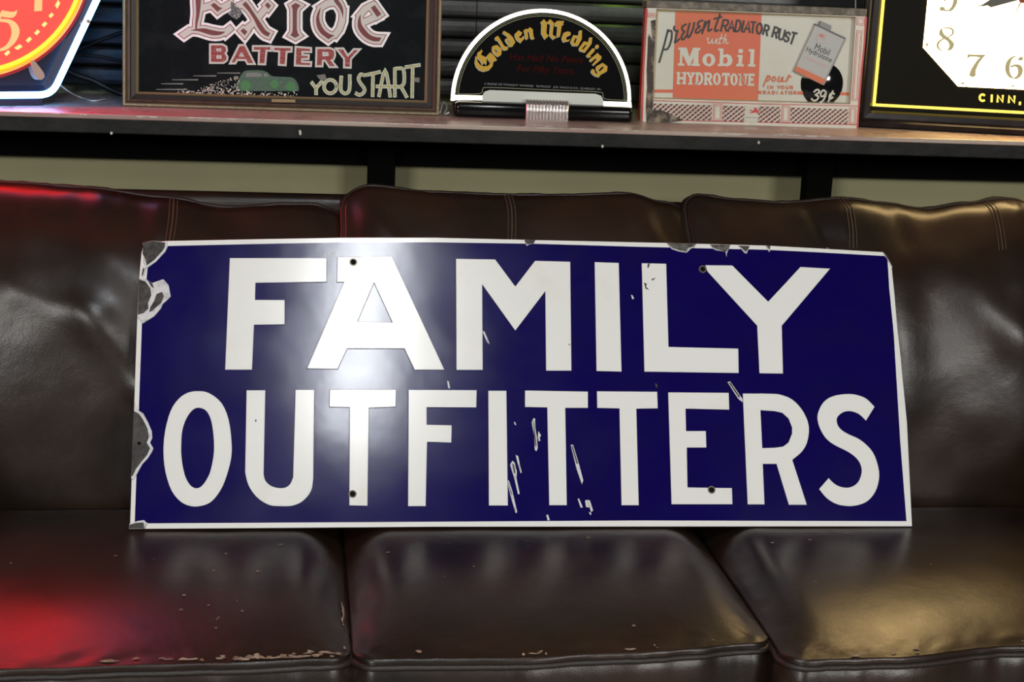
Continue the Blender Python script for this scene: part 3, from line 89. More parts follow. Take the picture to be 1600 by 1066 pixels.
'orange': [[[(53.4,196.5),(211.8,197.1),(215.1,44.7),(57.3,44.4)]],[[(22.4,57.5),(56.7,58.6),(56.9,53.1),(22.4,52)]],[[(214,61.7),(220.7,61.8),(220.8,55.9),(214.1,56)]],[[(287.3,63.1),(297.4,63.1),(298.5,57.2),(287.7,57.4)]],[[(367.6,64.2),(384.7,64.2),(384.9,58.7),(367.8,58.7)]]],
'script': [[(42,164.4),(40.9,159.1),(39.4,151.6),(37.7,143.1),(36,135.2),(34.1,127.2),(32.1,118.9),(30.3,111.4),(29,106.2)],[(41.8,160.2),(42.5,160.8),(43.5,161.6),(44.6,162.5),(45.6,162.8),(46.6,162.8),(47.5,162.6),(48.4,161.8),(49,160.4),(49.4,158.1),(49.5,155),(49.4,151.7),(49.2,148.4),(48.6,145),(47.8,141.6),(46.8,138.3),(45.8,135.5),(44.8,133.4),(43.8,131.8),(42.7,130.5),(41.5,129.6),(40,129.2),(38.3,129.2),(36.7,129.3),(35.6,129.4)],[(53.5,170.4),(53.2,169.6),(52.9,168.5),(52.6,167.3),(52.6,166.3),(53,165.3),(53.7,164.3),(54.6,163.4),(55.5,162.8),(56.5,162.7),(57.7,162.9),(58.8,163.2),(59.6,163.4)],[(59.6,163.4),(59.2,161.4),(58.6,158.6),(57.9,155.4),(57.4,152.5),(56.8,149.6),(56.3,146.6),(55.9,143.9),(55.6,142)],[(55.8,142.2),(56.5,142.7),(57.6,143.3),(58.7,144.1),(59.8,144.9),(60.8,145.9),(61.9,147.1),(62.8,148.1),(63.5,148.9)],[(74.5,175),(73.2,174.3),(71.3,173.5),(69.4,172.4),(68.1,171.3),(67.5,170),(67.3,168.4),(67.4,166.9),(67.8,165.6),(68.7,164.4),(70,163.4),(71.4,162.5),(72.3,161.9)],[(72.3,161.9),(71.4,160.5),(69.9,158.4),(68.5,156.1),(67.5,154.1),(67.2,152.4),(67.3,150.7),(67.6,149.3),(68.1,148.4),(68.8,148),(69.8,148),(70.9,148.5),(72,149.2),(73.2,150.6),(74.4,152.5),(75.5,154.4),(76.3,155.7)],[(81,176.8),(80.4,174.4),(79.5,170.8),(78.6,166.9),(78.1,163.4),(77.9,160.2),(77.9,157),(78.2,154.3),(78.7,152.6),(79.5,152.1),(80.5,152.4),(81.7,153.5),(82.9,155.3),(84.2,158.2),(85.6,162),(87,166),(88,169.5),(88.5,172.3),(88.8,174.8),(88.9,176.9),(89,178.4)],[(104.3,183),(103.1,182.7),(101.2,182.2),(99.3,181.5),(97.9,180.6),(96.8,179.4),(96,177.8),(95.6,176.2),(95.6,174.9),(96.3,173.9),(97.6,173.1),(99,172.5),(99.9,172.1)],[(99.9,172.1),(98.6,171.1),(96.7,169.7),(94.8,168.1),(93.4,166.5),(92.8,164.9),(92.6,163.3),(92.7,161.8),(93.1,160.8),(93.9,160.4),(95.1,160.5),(96.4,160.9),(97.7,161.6),(99,162.7),(100.4,164.3),(101.7,165.8),(102.6,166.9)],[(109,181.7),(104.6,159.9)],[(105.4,164.4),(106.5,166.9),(108,170.6),(109.7,174.3),(111.2,177.3),(112.7,179.7),(114.3,181.7),(115.6,182.8),(116.5,182.6),(116.5,180.2),(116,176.2),(115.4,171.8),(115.1,168.6),(115.2,166.8),(115.4,165.6),(115.9,165),(116.6,164.8),(117.8,165.3),(119.3,166.3),(120.7,167.4),(121.7,168.2)],[(135.2,195),(134.4,192.4),(133.3,188.5),(132,184.4),(130.8,180.6),(129.8,177.4),(128.8,174.2),(128,171.4),(127.6,169.1),(127.6,167.3),(127.9,166),(128.5,165.1),(129.2,164.7),(130.2,164.9),(131.5,165.7),(132.8,166.7),(133.6,167.4)],[(124.9,186.5),(138.4,190.3)]],
'caps': [[(138.4,165.4),(142.2,185.1)],[(142.2,185.1),(147.5,185.3),(148,185.3),(150,184.7),(151.2,182.9),(151.2,180.4),(150.2,177.8),(148.3,175.8),(146,175.1),(140.2,174.9)],[(145.5,175.1),(149,165.8)],[(151.9,165.5),(158.2,185.3),(162.2,165.6)],[(154.3,172.1),(160.5,172.1)],[(164.2,166),(166.9,185.4),(170.4,185.4),(171.2,185.2),(173,183.8),(174,181.1),(174.3,177.6),(173.8,173.7),(172.5,170.2),(170.7,167.5),(168.6,166.1),(167.6,165.9),(165,166)],[(176.8,165.8),(179.6,184.7)],[(180.8,165.2),(188.9,184.5),(191.5,165.1)],[(183.8,171.5),(190.2,171.5)],[(193.6,183.6),(201.6,183.3)],[(197.6,183.4),(196.8,164.3)],[(209.7,181.4),(207.8,181),(206.1,179.3),(204.9,176.6),(204.2,173.2),(204.3,169.7),(205.1,166.6),(206.4,164.4),(208.2,163.4),(210,163.8),(211.7,165.5),(213,168.3),(213.6,171.6),(213.5,175.1),(212.8,178.2),(211.4,180.4),(209.7,181.4)],[(216.2,162.8),(219.8,179.5)],[(219.8,179.5),(223.8,178.4),(224.2,178.3),(225.7,177.2),(226.6,175.3),(226.6,173),(225.7,171),(224.1,169.7),(222.4,169.6),(217.9,170.8)],[(222,169.7),(224.4,160.5)],[(233.4,158.9),(237.3,176.3)],[(237.3,176.3),(241.5,175.2),(242,175.1),(243.6,174),(244.4,172.1),(244.4,169.7),(243.4,167.5),(241.8,166.2),(240,166.1),(235.3,167.3)],[(239.5,166.2),(241.9,156.7)],[(248.1,173.5),(246.3,162.7),(246.2,161.8),(246.1,159),(247,156.5),(248.5,154.8),(250.4,154.3),(252.4,155.1),(254,157),(254.9,159.6),(256.8,171.3)],[(266.5,163.7),(265.9,164.7),(265.2,166.6),(263.7,167.7),(262,167.8),(260.4,166.8),(259.2,165.1),(258.9,162.9),(259.4,161),(263.3,158.8),(264.2,157.2),(264.3,155.2),(263.6,153.3),(262.3,152),(260.6,151.4),(258.9,151.7),(257.4,152.9),(256.6,154.7)],[(270.6,168),(279.4,166.4)],[(275,167.2),(269.6,147.8)]],
'with': [[(113.5,150.7),(114,151.2),(114.8,151.9),(115.6,152.3),(116.1,152.1),(116.1,150.6),(115.8,148.4),(115.6,146),(115.9,144.4),(116.7,143.6),(118,143.3),(119.3,143.4),(120.5,144),(121.6,145.5),(122.6,147.9),(123.5,150.1),(124.1,151.1),(124.1,150.2),(123.9,148),(123.6,145.6),(123.8,144.1),(124.7,143.6),(125.9,143.6),(127.3,144.1),(128.4,144.9),(129.3,146.3),(130.1,148.2),(130.8,150.1),(131.3,151.4)],[(132.7,150.8),(132.3,149.3),(131.7,147.2),(131.2,145.1),(131.1,143.7),(131.7,143.2),(132.7,143.3),(133.7,143.6),(134.4,143.8)],[(140.8,159.4),(139.8,156.2),(138.4,151.6),(137.1,147),(136.4,143.9),(136.8,142.8),(137.8,143),(138.9,143.6),(139.7,144)],[(135.3,151.5),(144.4,153.1)],[(148,160.3),(143.7,143.5)],[(144.8,147.4),(145.7,148.4),(147,149.8),(148.3,151.1),(149.2,151.4),(149.4,150.2),(149.1,148.1),(148.8,145.8),(149,144.4),(149.9,144),(151.3,144.3),(152.6,144.8),(153.6,145.2)]],
'white': [[[(62.4,133.6),(77.5,134.1),(83.7,117.7),(89.4,134.3),(102.6,134.4),(102.8,129.9),(99.8,129.6),(100.7,106.2),(103.6,106),(103.6,102.1),(87.7,101.9),(87.7,105.7),(91,106),(91.2,118),(85.6,101.8),(81.9,101.7),(71,121.1),(70.8,105.5),(74.8,105.4),(74.8,101.4),(62.9,101.7),(62.9,105.5),(66.3,105.6),(66,129.6),(62.3,129.7)]],[[(131.3,114.1),(131,110.5),(129.5,107.2),(127,104.6),(123.8,102.8),(120.1,102.1),(116.4,102.6),(113,104.1),(110.2,106.5),(108.3,109.7),(107.5,113.2),(107.9,116.8),(109.4,120),(111.9,122.7),(115.1,124.4),(118.7,125.1),(122.5,124.7),(125.9,123.2),(128.7,120.7),(130.5,117.6)],[(123.8,113.5),(123.6,110.4),(122.5,107.9),(120.8,106.4),(118.9,106.4),(117.1,107.7),(115.7,110.1),(115.1,113.2),(115.3,116.3),(116.4,118.9),(118.1,120.3),(120,120.4),(121.8,119.1),(123.2,116.6)]],[[(135.6,134.7),(145.3,134.6),(145.2,123.1),(152.1,125.3),(159.6,122.4),(163.3,114.2),(160.9,106.4),(153.5,102.9),(146.1,104.3),(144.9,103.2),(136.9,103.2),(136.7,106.8),(139.3,107.2),(139,130.6),(135.9,130.7)],[(146.3,118.7),(151.1,120.1),(154.6,113.8),(152.3,108),(146.2,108.4)]],[[(172.9,134.7),(180.9,134.8),(181.1,127.9),(173.1,128)]],[[(171.5,124.4),(181.1,124.4),(180.7,108.3),(184.2,108.2),(184.2,104),(170.4,104.1),(170.4,108.2),(174.1,108.4),(174.1,120.3),(171.5,120.5)]],[[(191.4,135.4),(202.4,135.4),(202.5,108.7),(205.8,108.6),(206.1,104.3),(191.9,104.4),(191.9,108.5),(195.4,108.6),(195.4,131.2),(191.7,131.3)]],[[(61.3,90),(68.7,90.1),(68.8,87),(61.4,86.9)]],[[(71.4,90.3),(78.8,90.5),(79,87.4),(71.6,87.3)]],[[(62.3,71.3),(69.7,71.4),(69.9,68.3),(62.5,68.2)]],[[(72.5,71.6),(79.9,71.8),(80.1,68.7),(72.7,68.6)]],[[(79.1,90.2),(86.2,90.3),(86.4,87.3),(79.3,87.1)]],[[(87.8,90.5),(95,90.6),(95.1,87.6),(88,87.4)]],[[(83.8,71.4),(92.2,71.5),(92.4,68.5),(83.9,68.3)]],[[(96.5,71.7),(103.6,71.8),(103.8,68.7),(96.7,68.6)]],[[(95.6,90.4),(101.2,90.5),(101.4,87.4),(95.8,87.3)]],[[(112.4,71.7),(119.6,71.8),(119.7,68.7),(112.6,68.6)]],[[(111.5,90.7),(117.1,90.7),(117.3,87.7),(111.7,87.6)]],[[(122.9,72),(128.7,72.1),(128.9,69),(123.1,69)]],[[(143.6,80.5),(143.4,76.7),(142.4,73.3),(140.6,70.8),(138.3,69.4),(135.7,69.3),(133.3,70.5),(131.2,72.9),(129.7,76.2),(129,80),(129.2,83.8),(130.3,87.1),(132.1,89.7),(134.4,91),(136.9,91.1),(139.4,89.9),(141.5,87.5),(143,84.2)],[(138.9,80.3),(138.8,76.8),(138.3,74),(137.4,72.5),(136.2,72.4),(135.1,73.9),(134.3,76.7),(133.8,80.1),(133.8,83.6),(134.4,86.4),(135.3,88),(136.4,88),(137.5,86.5),(138.4,83.8)]],[[(149.2,72.4),(157.7,72.6),(157.9,69.5),(149.4,69.3)]],[[(145,91.1),(147.9,91.2),(147.5,84.1),(145.4,84)]],[[(156.9,91.5),(159.6,91.6),(160,84.5),(157.9,84.4)]],[[(174.9,80.7),(174.7,77),(173.7,73.7),(172,71.2),(169.8,69.8),(167.4,69.7),(165,70.9),(163,73.3),(161.6,76.5),(161,80.2),(161.1,83.9),(162.1,87.3),(163.9,89.7),(166,91.1),(168.5,91.2),(170.8,90),(172.8,87.6),(174.3,84.4)],[(170.1,80.5),(170.1,77.1),(169.7,74.4),(168.9,72.9),(167.9,72.9),(167,74.3),(166.2,77),(165.7,80.4),(165.7,83.8),(166.2,86.5),(167,88),(167.9,88.1),(168.9,86.6),(169.7,83.9)]],[[(176.6,72.8),(183.3,72.9),(183.5,69.8),(176.8,69.7)]],[[(175.2,91.1),(180,91.1),(180.2,88),(175.4,88)]],[[(184.8,91.4),(192,91.5),(192.2,88.4),(185,88.3)]],[[(192.4,91.4),(198.2,91.5),(198.4,88.4),(192.6,88.3)]],[[(193.3,73.4),(199.4,73.5),(199.6,70.4),(193.5,70.3)]]],
'slab': [[(65.3,70.1),(65.1,88.3)],[(76.8,70.2),(76.6,88.5)],[(65.2,79.2),(76.7,79.4)],[(83.2,88.6),(87.9,79.4),(92.4,88.6)],[(87.9,79.4),(88.1,70.1)],[(99.7,70.5),(99.5,88.7),(103.2,88.8),(104.1,88.6),(106.2,87.3),(107.8,84.8),(108.7,81.5),(108.8,77.9),(108,74.5),(106.4,72),(104.4,70.7),(103.4,70.5),(100.7,70.5)],[(115.7,70.5),(115.3,89)],[(115.3,89),(120.3,89.1),(120.8,89.1),(122.8,88.4),(124.3,86.7),(124.9,84.3),(124.4,81.9),(123,80.1),(121,79.4),(115.5,79.4)],[(120.5,79.4),(125.6,70.6)],[(148.5,89.4),(157.8,89.4)],[(153.2,89.4),(153.5,71.1)],[(179.9,71.6),(179.6,89.4),(189.5,71.7),(189.2,89.5)],[(204.1,89.7),(196.5,89.7),(196.8,72.2),(204.4,72.2)],[(196.7,81.3),(202.4,81.3)]],
'pour': [[(223.3,70),(224.1,72.4),(225.3,75.8),(226.5,79.4),(227.6,82.4),(228.5,84.7),(229.3,86.8),(230,88.4),(230.5,89.6)],[(228.8,83.7),(229.7,84.9),(230.9,86.7),(232.2,88.3),(233.2,89.1),(233.9,88.6),(234.6,87.5),(234.9,86),(234.8,84.6),(233.9,83.2),(232.4,81.6),(230.9,80.2),(229.8,79.3)],[(241.3,87.4),(240.6,86.5),(239.6,85.3),(238.7,83.9),(238.3,82.8),(238.6,81.7),(239.3,80.7),(240.2,79.9),(241.2,79.6),(242.3,80),(243.5,80.9),(244.6,81.9),(245.2,83),(245.2,84.2),(244.7,85.5),(244,86.6),(243.3,87.5),(242.8,87.8),(242.2,87.7),(241.7,87.5),(241.3,87.4)],[(252,88.4),(251.4,86.8),(250.4,84.5),(249.6,82.2),(249.4,80.6),(250.1,79.7),(251.2,79.3),(252.6,79.4),(253.9,80.1),(255.1,81.8),(256.4,84.5),(257.6,86.9),(258.3,88),(258.3,86.9),(257.8,84.6),(257.3,81.9),(257.2,80.2),(258,79.7),(259.2,79.9),(260.4,80.3),(261.2,80.6)],[(264.6,79.8),(269.9,91.6)],[(266.5,82.4),(267,83.6),(267.7,85.3),(268.5,87.1),(269.4,88.4),(270.4,88.9),(271.6,89.1),(272.7,89.1),(273.4,89.1)]],
'small': [[(232,66.1),(232,71.3)],[(236.4,66.3),(236.4,71.3),(241,66.2),(240.9,71.2)],[(249.4,71.6),(251.9,69.1),(254.3,71.7)],[(251.9,69.1),(251.9,66.5)],[(259,71.8),(258,71.6),(257.2,71),(256.7,70.2),(256.5,69.2),(256.7,68.2),(257.3,67.3),(258.1,66.8),(259,66.6),(260,66.8),(260.8,67.4),(261.3,68.2),(261.5,69.2),(261.3,70.2),(260.7,71),(259.9,71.6),(259,71.8)],[(265.6,71.9),(265.7,68.8),(265.7,68.6),(265.9,67.8),(266.5,67.1),(267.4,66.8),(268.3,66.8),(269.2,67.2),(269.8,67.8),(270,68.6),(269.9,71.9)],[(274,66.9),(273.9,72.1)],[(273.9,72.1),(276.1,72.1),(276.3,72.1),(277.2,71.9),(277.8,71.4),(278,70.7),(277.8,70.1),(277.2,69.6),(276.3,69.4),(274,69.4)],[(276.1,69.4),(278.3,66.9)],[(224.2,56.4),(224.2,61.7)],[(224.2,61.7),(226.2,61.7),(226.4,61.7),(227.2,61.6),(227.8,61.1),(228,60.4),(227.8,59.7),(227.2,59.2),(226.4,59),(224.2,59)],[(226.2,59),(228.3,56.4)],[(231.7,56.6),(234.1,61.9),(236.7,56.6)],[(232.7,58.3),(235.7,58.3)],[(241.1,56.7),(241,62),(242.6,62),(243.1,62),(244,61.6),(244.7,60.9),(245,59.9),(245.1,58.9),(244.7,57.9),(244,57.2),(243.2,56.8),(242.7,56.7),(241.5,56.7)],[(250.1,56.9),(250,62.2)],[(256.1,57.1),(258.6,62.3),(261.2,57.1)],[(257.1,58.8),(260.2,58.8)],[(263.8,62.5),(268.8,62.6)],[(266.3,62.6),(266.4,57.2)],[(274.6,62.6),(273.6,62.4),(272.7,61.8),(272.1,61),(271.9,60),(272.2,59),(272.8,58.1),(273.6,57.6),(274.7,57.4),(275.7,57.6),(276.6,58.2),(277.1,59),(277.3,60),(277.1,61),(276.5,61.8),(275.6,62.4),(274.6,62.6)],[(281,57.5),(280.9,62.7)],[(280.9,62.7),(283,62.7),(283.2,62.7),(284,62.5),(284.7,62.1),(284.9,61.4),(284.7,60.7),(284.1,60.2),(283.2,60),(280.9,60)],[(283,60),(285.2,57.5)]],
'ball': [[[(293.7,88.8),(293.2,86.5),(292.8,84.2),(292.5,81.4),(292.5,77.9),(292.8,73.9),(293.3,70.1),(294.3,66.8),(295.6,63.7),(297,60.5),(298.8,57.3),(300.7,54),(302.8,51),(305,48.3),(307.4,45.8),(309.8,43.4),(354.9,44.2),(357.9,47),(360.8,49.8),(363.5,52.9),(366,56.5),(368.1,60.5),(369.8,64.6),(370.9,68.8),(371.6,73.2),(371.8,77.6),(371.7,82),(371.1,86.4),(370,90.6),(368.4,94.5),(366.4,98.3),(364.1,101.7),(361.5,104.7),(358.7,107.3),(355.9,109.5),(353,111.2),(350.1,112.5),(347.1,113.7),(345.2,110.3),(343.3,106.9),(341.2,102.5),(339,96.6),(336.6,89.7),(334.2,82.9),(327.4,83.7),(320.6,84.5),(313.8,85.4),(307.1,86.5),(300.4,87.6)]]],
'can': [[[(310.4,183.5),(367.5,160.7),(333.4,75.5),(276.6,99.5)]]],
'canrim': [[[(310.2,185.1),(368.1,161.9),(367,159),(309.8,181.9)]]],
'cancap': [[[(319.6,189.9),(339.9,182.7),(336.8,173.6),(317.2,181.3)]]],
'canstripe': [[[(280.2,108.5),(338.6,85.4),(333.7,75.9),(277,99.5)]]],
'canside': [[[(365.6,158.9),(367.5,160.7),(333.4,75.5),(331.6,77.1)]]],
'can1': [(310.2,139.4),(337.9,129.1)],
'can2': [(295.4,135.6),(343.5,116.8)],
'canup': [(310.2,139.4),(314,147.5)],
'pegcan': [[[(317.2,165.6),(318.5,166.4),(319.6,165.8),(320,164.8),(322.1,164.8),(321.4,166.7),(322.7,167.9),(323.1,165.9),(324.3,167.2),(324.5,165),(326.6,165.7),(325.1,164.1),(326,162.9),(328.2,162.7),(326.6,161.7),(325.9,161),(327.3,159.4),(326.6,158.5),(325.7,160.2),(324,161.4),(322.3,162.2),(321,161.9),(319,163),(318.8,161.8),(317.9,163.5),(319.8,163.7),(320.3,164.2),(319.4,164.6)]]],
'canline': [[(293.7,126.7),(337.3,109.7)],[(297.7,122),(338.4,107)],[(300.7,103.1),(317.2,97.2)]],
'canshield': [(314.8,168.4),(330.6,165.8),(328.9,155.3),(324.3,149.5),(316.5,152.5),(313.2,158)],
'cents': [[(316.3,63.4),(317.2,64.2),(318.5,65.5),(319.9,66.7),(321.1,67.4),(322.3,67.6),(323.5,67.4),(324.6,66.9),(325.3,66.3),(325.6,65.3),(325.6,64.1),(325.4,62.8),(324.8,61.7),(323.6,60.8),(321.9,59.9),(320.3,59.1),(319.6,58.3),(320.3,57.5),(321.9,56.9),(323.7,56.1),(324.7,55.2),(324.9,54),(324.7,52.5),(324.2,51.1),(323.4,50),(322.2,49),(320.6,48.1),(319,47.6),(317.5,47.4),(316,47.9),(314.6,49),(313.4,50.1),(312.5,50.9)],[(338.1,64.1),(337.3,64.8),(336.2,65.8),(334.9,66.7),(333.6,66.9),(332.3,66.2),(330.8,64.9),(329.6,63.3),(328.8,61.8),(328.7,60.3),(329,58.6),(329.6,57),(330.3,56),(331.3,55.6),(332.5,55.7),(333.8,56.1),(335,56.8),(336.2,58.5),(337.4,60.8),(338.4,62.8),(339,63.5),(339,62.2),(338.6,59.8),(338,56.8),(337.2,54.3),(336.4,52.2),(335.3,50.2),(334.2,48.4),(333,47),(331.8,46.1),(330.5,45.5),(329.3,45.2),(328.5,44.9)],[(354.3,60.7),(353.6,61.2),(352.5,61.9),(351.3,62.5),(350.1,62.5),(348.9,61.9),(347.6,60.7),(346.5,59.3),(345.8,57.8),(345.5,56.2),(345.6,54.3),(346,52.7),(346.6,51.8),(347.8,51.9),(349.4,52.9),(351,54),(352.1,54.8)],[(351.5,66.2),(344.3,46.5)]],
'lattice': [[[(18.3,33.1),(127.7,33.1),(128.3,6.1),(18.2,4.6)]],[[(148.3,33.2),(188.3,32.9),(188,6),(148.3,5.8)]],[[(215.9,33.8),(254.7,34),(255.6,6.1),(213.4,6)]],[[(273.5,33.8),(381.7,33.9),(381.7,7.3),(274.8,6.3)]]],
'lat_back0': [[[(18.3,13.5),(18.3,15.2),(30.1,4.7),(28.2,4.7)]],[[(18.3,22.5),(18.3,24.2),(40.1,4.9),(38.2,4.8)]],[[(18.3,31.4),(18.3,33.1),(50,5),(48.2,5)]],[[(26.3,33.1),(28.2,33.1),(60,5.1),(58.2,5.1)]],[[(36.3,33.1),(38.1,33.1),(70,5.3),(68.2,5.2)]],[[(46.2,33.1),(48.1,33.1),(80,5.4),(78.2,5.4)]],[[(56.1,33.1),(58,33.1),(90.1,5.5),(88.2,5.5)]],[[(66.1,33.1),(67.9,33.1),(100.1,5.7),(98.2,5.7)]],[[(76,33.1),(77.9,33.1),(110.1,5.8),(108.2,5.8)]],[[(86,33.1),(87.8,33.1),(120.2,5.9),(118.3,5.9)]],[[(95.9,33.1),(97.8,33.1),(128.3,7.7),(128.3,6.1)]],[[(105.9,33.1),(107.8,33.1),(128.1,16.2),(128.1,14.6)]],[[(115.9,33.1),(117.8,33.1),(127.9,24.7),(127.9,23.1)]]],
'lat_front0': [[[(27.3,33.1),(30.9,33.1),(18.3,21.7),(18.3,24.9)]],[[(37.2,33.1),(40.9,33.1),(18.3,12.7),(18.3,16)]],[[(47.2,33.1),(50.8,33.1),(19.1,4.6),(18.3,7)]],[[(57.1,33.1),(60.7,33.1),(29.1,4.7),(25.5,4.7)]],[[(67,33.1),(70.7,33.1),(39.1,4.8),(35.4,4.8)]],[[(77,33.1),(80.6,33.1),(49.1,5),(45.4,4.9)]],[[(86.9,33.1),(90.6,33.1),(59.1,5.1),(55.4,5.1)]],[[(96.9,33.1),(100.5,33.1),(69.1,5.3),(65.4,5.2)]],[[(106.9,33.1),(110.5,33.1),(79.1,5.4),(75.4,5.3)]],[[(116.9,33.1),(120.5,33.1),(89.1,5.5),(85.4,5.5)]],[[(126.8,33.1),(127.8,30.8),(99.1,5.7),(95.4,5.6)]],[[(127.9,25.4),(128,22.3),(109.1,5.8),(105.5,5.7)]],[[(128.1,16.9),(128.1,13.8),(119.2,5.9),(115.5,5.9)]]],
'lat_back1': [[[(148.3,5.8),(148.3,7.4),(150.2,5.8),(148.3,5.8)]],[[(148.3,14.4),(148.3,16),(160.1,5.8),(158.3,5.8)]],[[(148.3,23),(148.3,24.6),(170.1,5.9),(168.2,5.9)]],[[(148.3,31.5),(148.3,33.1),(180,5.9),(178.1,5.9)]],[[(156.4,33.1),(158.3,33.1),(188,7.6),(188,6)]],[[(166.4,33),(168.3,33),(188.1,16),(188.1,14.4)]],[[(176.4,33),(178.2,33),(188.2,24.5),(188.2,22.9)]],[[(186.4,32.9),(188.2,32.9),(188.3,32.9),(188.3,31.3)]]],
'lat_front1': [[[(157.5,33.1),(161.1,33.1),(148.3,22.2),(148.3,25.3)]],[[(167.4,33),(171.1,33),(148.3,13.6),(148.3,16.8)]],[[(177.4,33),(181.1,32.9),(149.1,5.8),(148.3,8.2)]],[[(187.4,32.9),(188.3,30.5),(159.1,5.8),(155.4,5.8)]],[[(188.2,25.2),(188.2,22.1),(169,5.9),(165.3,5.9)]],[[(188.1,16.8),(188.1,13.7),(178.9,5.9),(175.3,5.9)]]],
'lat_back2': [[[(213.5,6.5),(213.6,8.1),(216.1,6),(214,6)]],[[(214.2,14.9),(214.4,16.5),(226.6,6),(224.6,6)]],[[(214.9,23.3),(215.1,24.9),(237.2,6.1),(235.1,6.1)]],[[(215.7,31.7),(215.8,33.3),(247.7,6.1),(245.7,6.1)]],[[(223.1,33.8),(225,33.8),(255.6,8.3),(255.6,6.6)]],[[(232.8,33.9),(234.7,33.9),(255.3,16.7),(255.3,15)]],[[(242.5,33.9),(244.4,33.9),(255,25.1),(255,23.5)]],[[(252.2,34),(254.1,34),(254.7,33.5),(254.7,31.9)]]],
'lat_front2': [[[(225.2,33.8),(228.9,33.9),(214.9,22.5),(215.2,25.7)]],[[(234.9,33.9),(238.6,33.9),(214.1,14.1),(214.4,17.3)]],[[(244.6,33.9),(248.3,34),(213.8,6),(213.7,8.9)]],[[(254.3,34),(254.8,31.1),(224.3,6),(220.3,6)]],[[(255,25.9),(255.1,22.7),(234.9,6.1),(230.9,6)]],[[(255.2,17.5),(255.4,14.3),(245.5,6.1),(241.4,6.1)]]],
'lat_back3': [[[(274.8,6.7),(274.7,8.4),(277.2,6.4),(275.3,6.3)]],[[(274.4,15.1),(274.3,16.7),(286.9,6.4),(285,6.4)]],[[(274,23.5),(273.9,25.1),(296.5,6.5),(294.7,6.5)]],[[(273.6,31.8),(273.5,33.4),(306.2,6.6),(304.4,6.6)]],[[(280.9,33.8),(282.8,33.8),(315.9,6.7),(314.1,6.7)]],[[(290.7,33.8),(292.6,33.8),(325.7,6.8),(323.8,6.8)]],[[(300.5,33.8),(302.4,33.8),(335.4,6.9),(333.5,6.9)]],[[(310.4,33.8),(312.3,33.8),(345.1,7),(343.2,7)]],[[(320.2,33.9),(322.1,33.9),(354.8,7.1),(352.9,7)]],[[(330,33.9),(331.9,33.9),(364.6,7.1),(362.7,7.1)]],[[(339.9,33.9),(341.8,33.9),(374.3,7.2),(372.4,7.2)]],[[(349.7,33.9),(351.6,33.9),(381.7,9.2),(381.7,7.7)]],[[(359.6,33.9),(361.5,33.9),(381.7,17.4),(381.7,15.8)]],[[(369.5,33.9),(371.4,33.9),(381.7,25.4),(381.7,23.9)]],[[(379.3,33.9),(381.3,33.9),(381.7,33.5),(381.7,32)]]],
'lat_front3': [[[(282.8,33.8),(286.5,33.8),(274,22.7),(273.9,25.8)]],[[(292.6,33.8),(296.3,33.8),(274.4,14.3),(274.3,17.5)]],[[(302.4,33.8),(306.2,33.8),(275.3,6.3),(274.7,9.1)]],[[(312.3,33.8),(316,33.9),(285,6.4),(281.3,6.4)]],[[(322.1,33.9),(325.8,33.9),(294.7,6.5),(291,6.5)]],[[(331.9,33.9),(335.7,33.9),(304.4,6.6),(300.7,6.6)]],[[(341.8,33.9),(345.5,33.9),(314.1,6.7),(310.4,6.7)]],[[(351.6,33.9),(355.4,33.9),(323.8,6.8),(320.1,6.7)]],[[(361.5,33.9),(365.2,33.9),(333.5,6.9),(329.8,6.8)]],[[(371.4,33.9),(375.1,33.9),(343.2,7),(339.5,6.9)]],[[(381.3,33.9),(381.7,31.2),(352.9,7),(349.3,7)]],[[(381.7,26.2),(381.7,23.1),(362.7,7.1),(359,7.1)]],[[(381.7,18.1),(381.7,15),(372.4,7.2),(368.7,7.2)]]],
'plate': [[[(130.2,35.8),(146.2,35.7),(146.9,6.3),(130.7,6.1)]],[[(257.1,36.9),(271.9,36.9),(273.1,6.7),(257.6,6.8)]],[[(383.4,38.1),(395.9,38),(397.7,7.5),(384.1,7.6)]],[[(385.9,176.1),(396.7,176),(398,50.2),(386.3,50.3)]],[[(384.4,199.3),(399.2,199.1),(399.6,184.9),(385.2,185)]],[[(1.7,192.1),(16.7,192.2),(16.4,185.1),(1.4,184.8)]]],
'redline': [[(19.7,38.3),(207.3,38.7)],[(207.3,38.7),(402.2,40.9)],[(18.3,3.9),(189.4,5.4)],[(213.4,5.7),(398.1,6.6)]],
'emblem': [[[(188.6,34.5),(212.9,34.5),(214.5,10.7),(209.4,6),(201.5,4.5),(191.9,7.4),(187.8,9.9)]]],
'peg': [[[(196.4,25.8),(198.8,27.9),(200.9,27.6),(201.5,26),(205.6,27.3),(204.4,30.1),(206.8,33),(207.6,29.8),(210,32.7),(210.2,29.1),(214.2,31.6),(211.3,27.9),(213,26.3),(217.1,27.3),(214.1,24.8),(212.7,23.1),(215.4,21.2),(214,19.2),(212.3,21.5),(209.1,22.6),(205.9,22.9),(203.4,21.6),(199.7,22.3),(199.3,20.3),(197.6,22.6),(201.2,24),(202.1,25.2),(200.6,25.3)]]],
'emblemline': [[[(189.5,14.4),(214.2,13.9),(214.3,13),(189.5,13.4)]]],
'rust': [[[(7.6,178.5),(16,181.1),(16.6,162.4),(16.9,127),(16.9,91.7),(19.1,37.8),(18.5,0.6),(9.2,0.3),(6.6,24.6),(6.6,63),(4.4,91.3),(4.5,126.6),(4,149.3),(5.6,155.7),(9.2,149.5),(12.7,144.6),(9.9,159.6)]],[[(18,21.3),(35.8,21.8),(70.9,7.5),(73.8,3.7),(50.2,0.1),(19.1,0.7)]]],
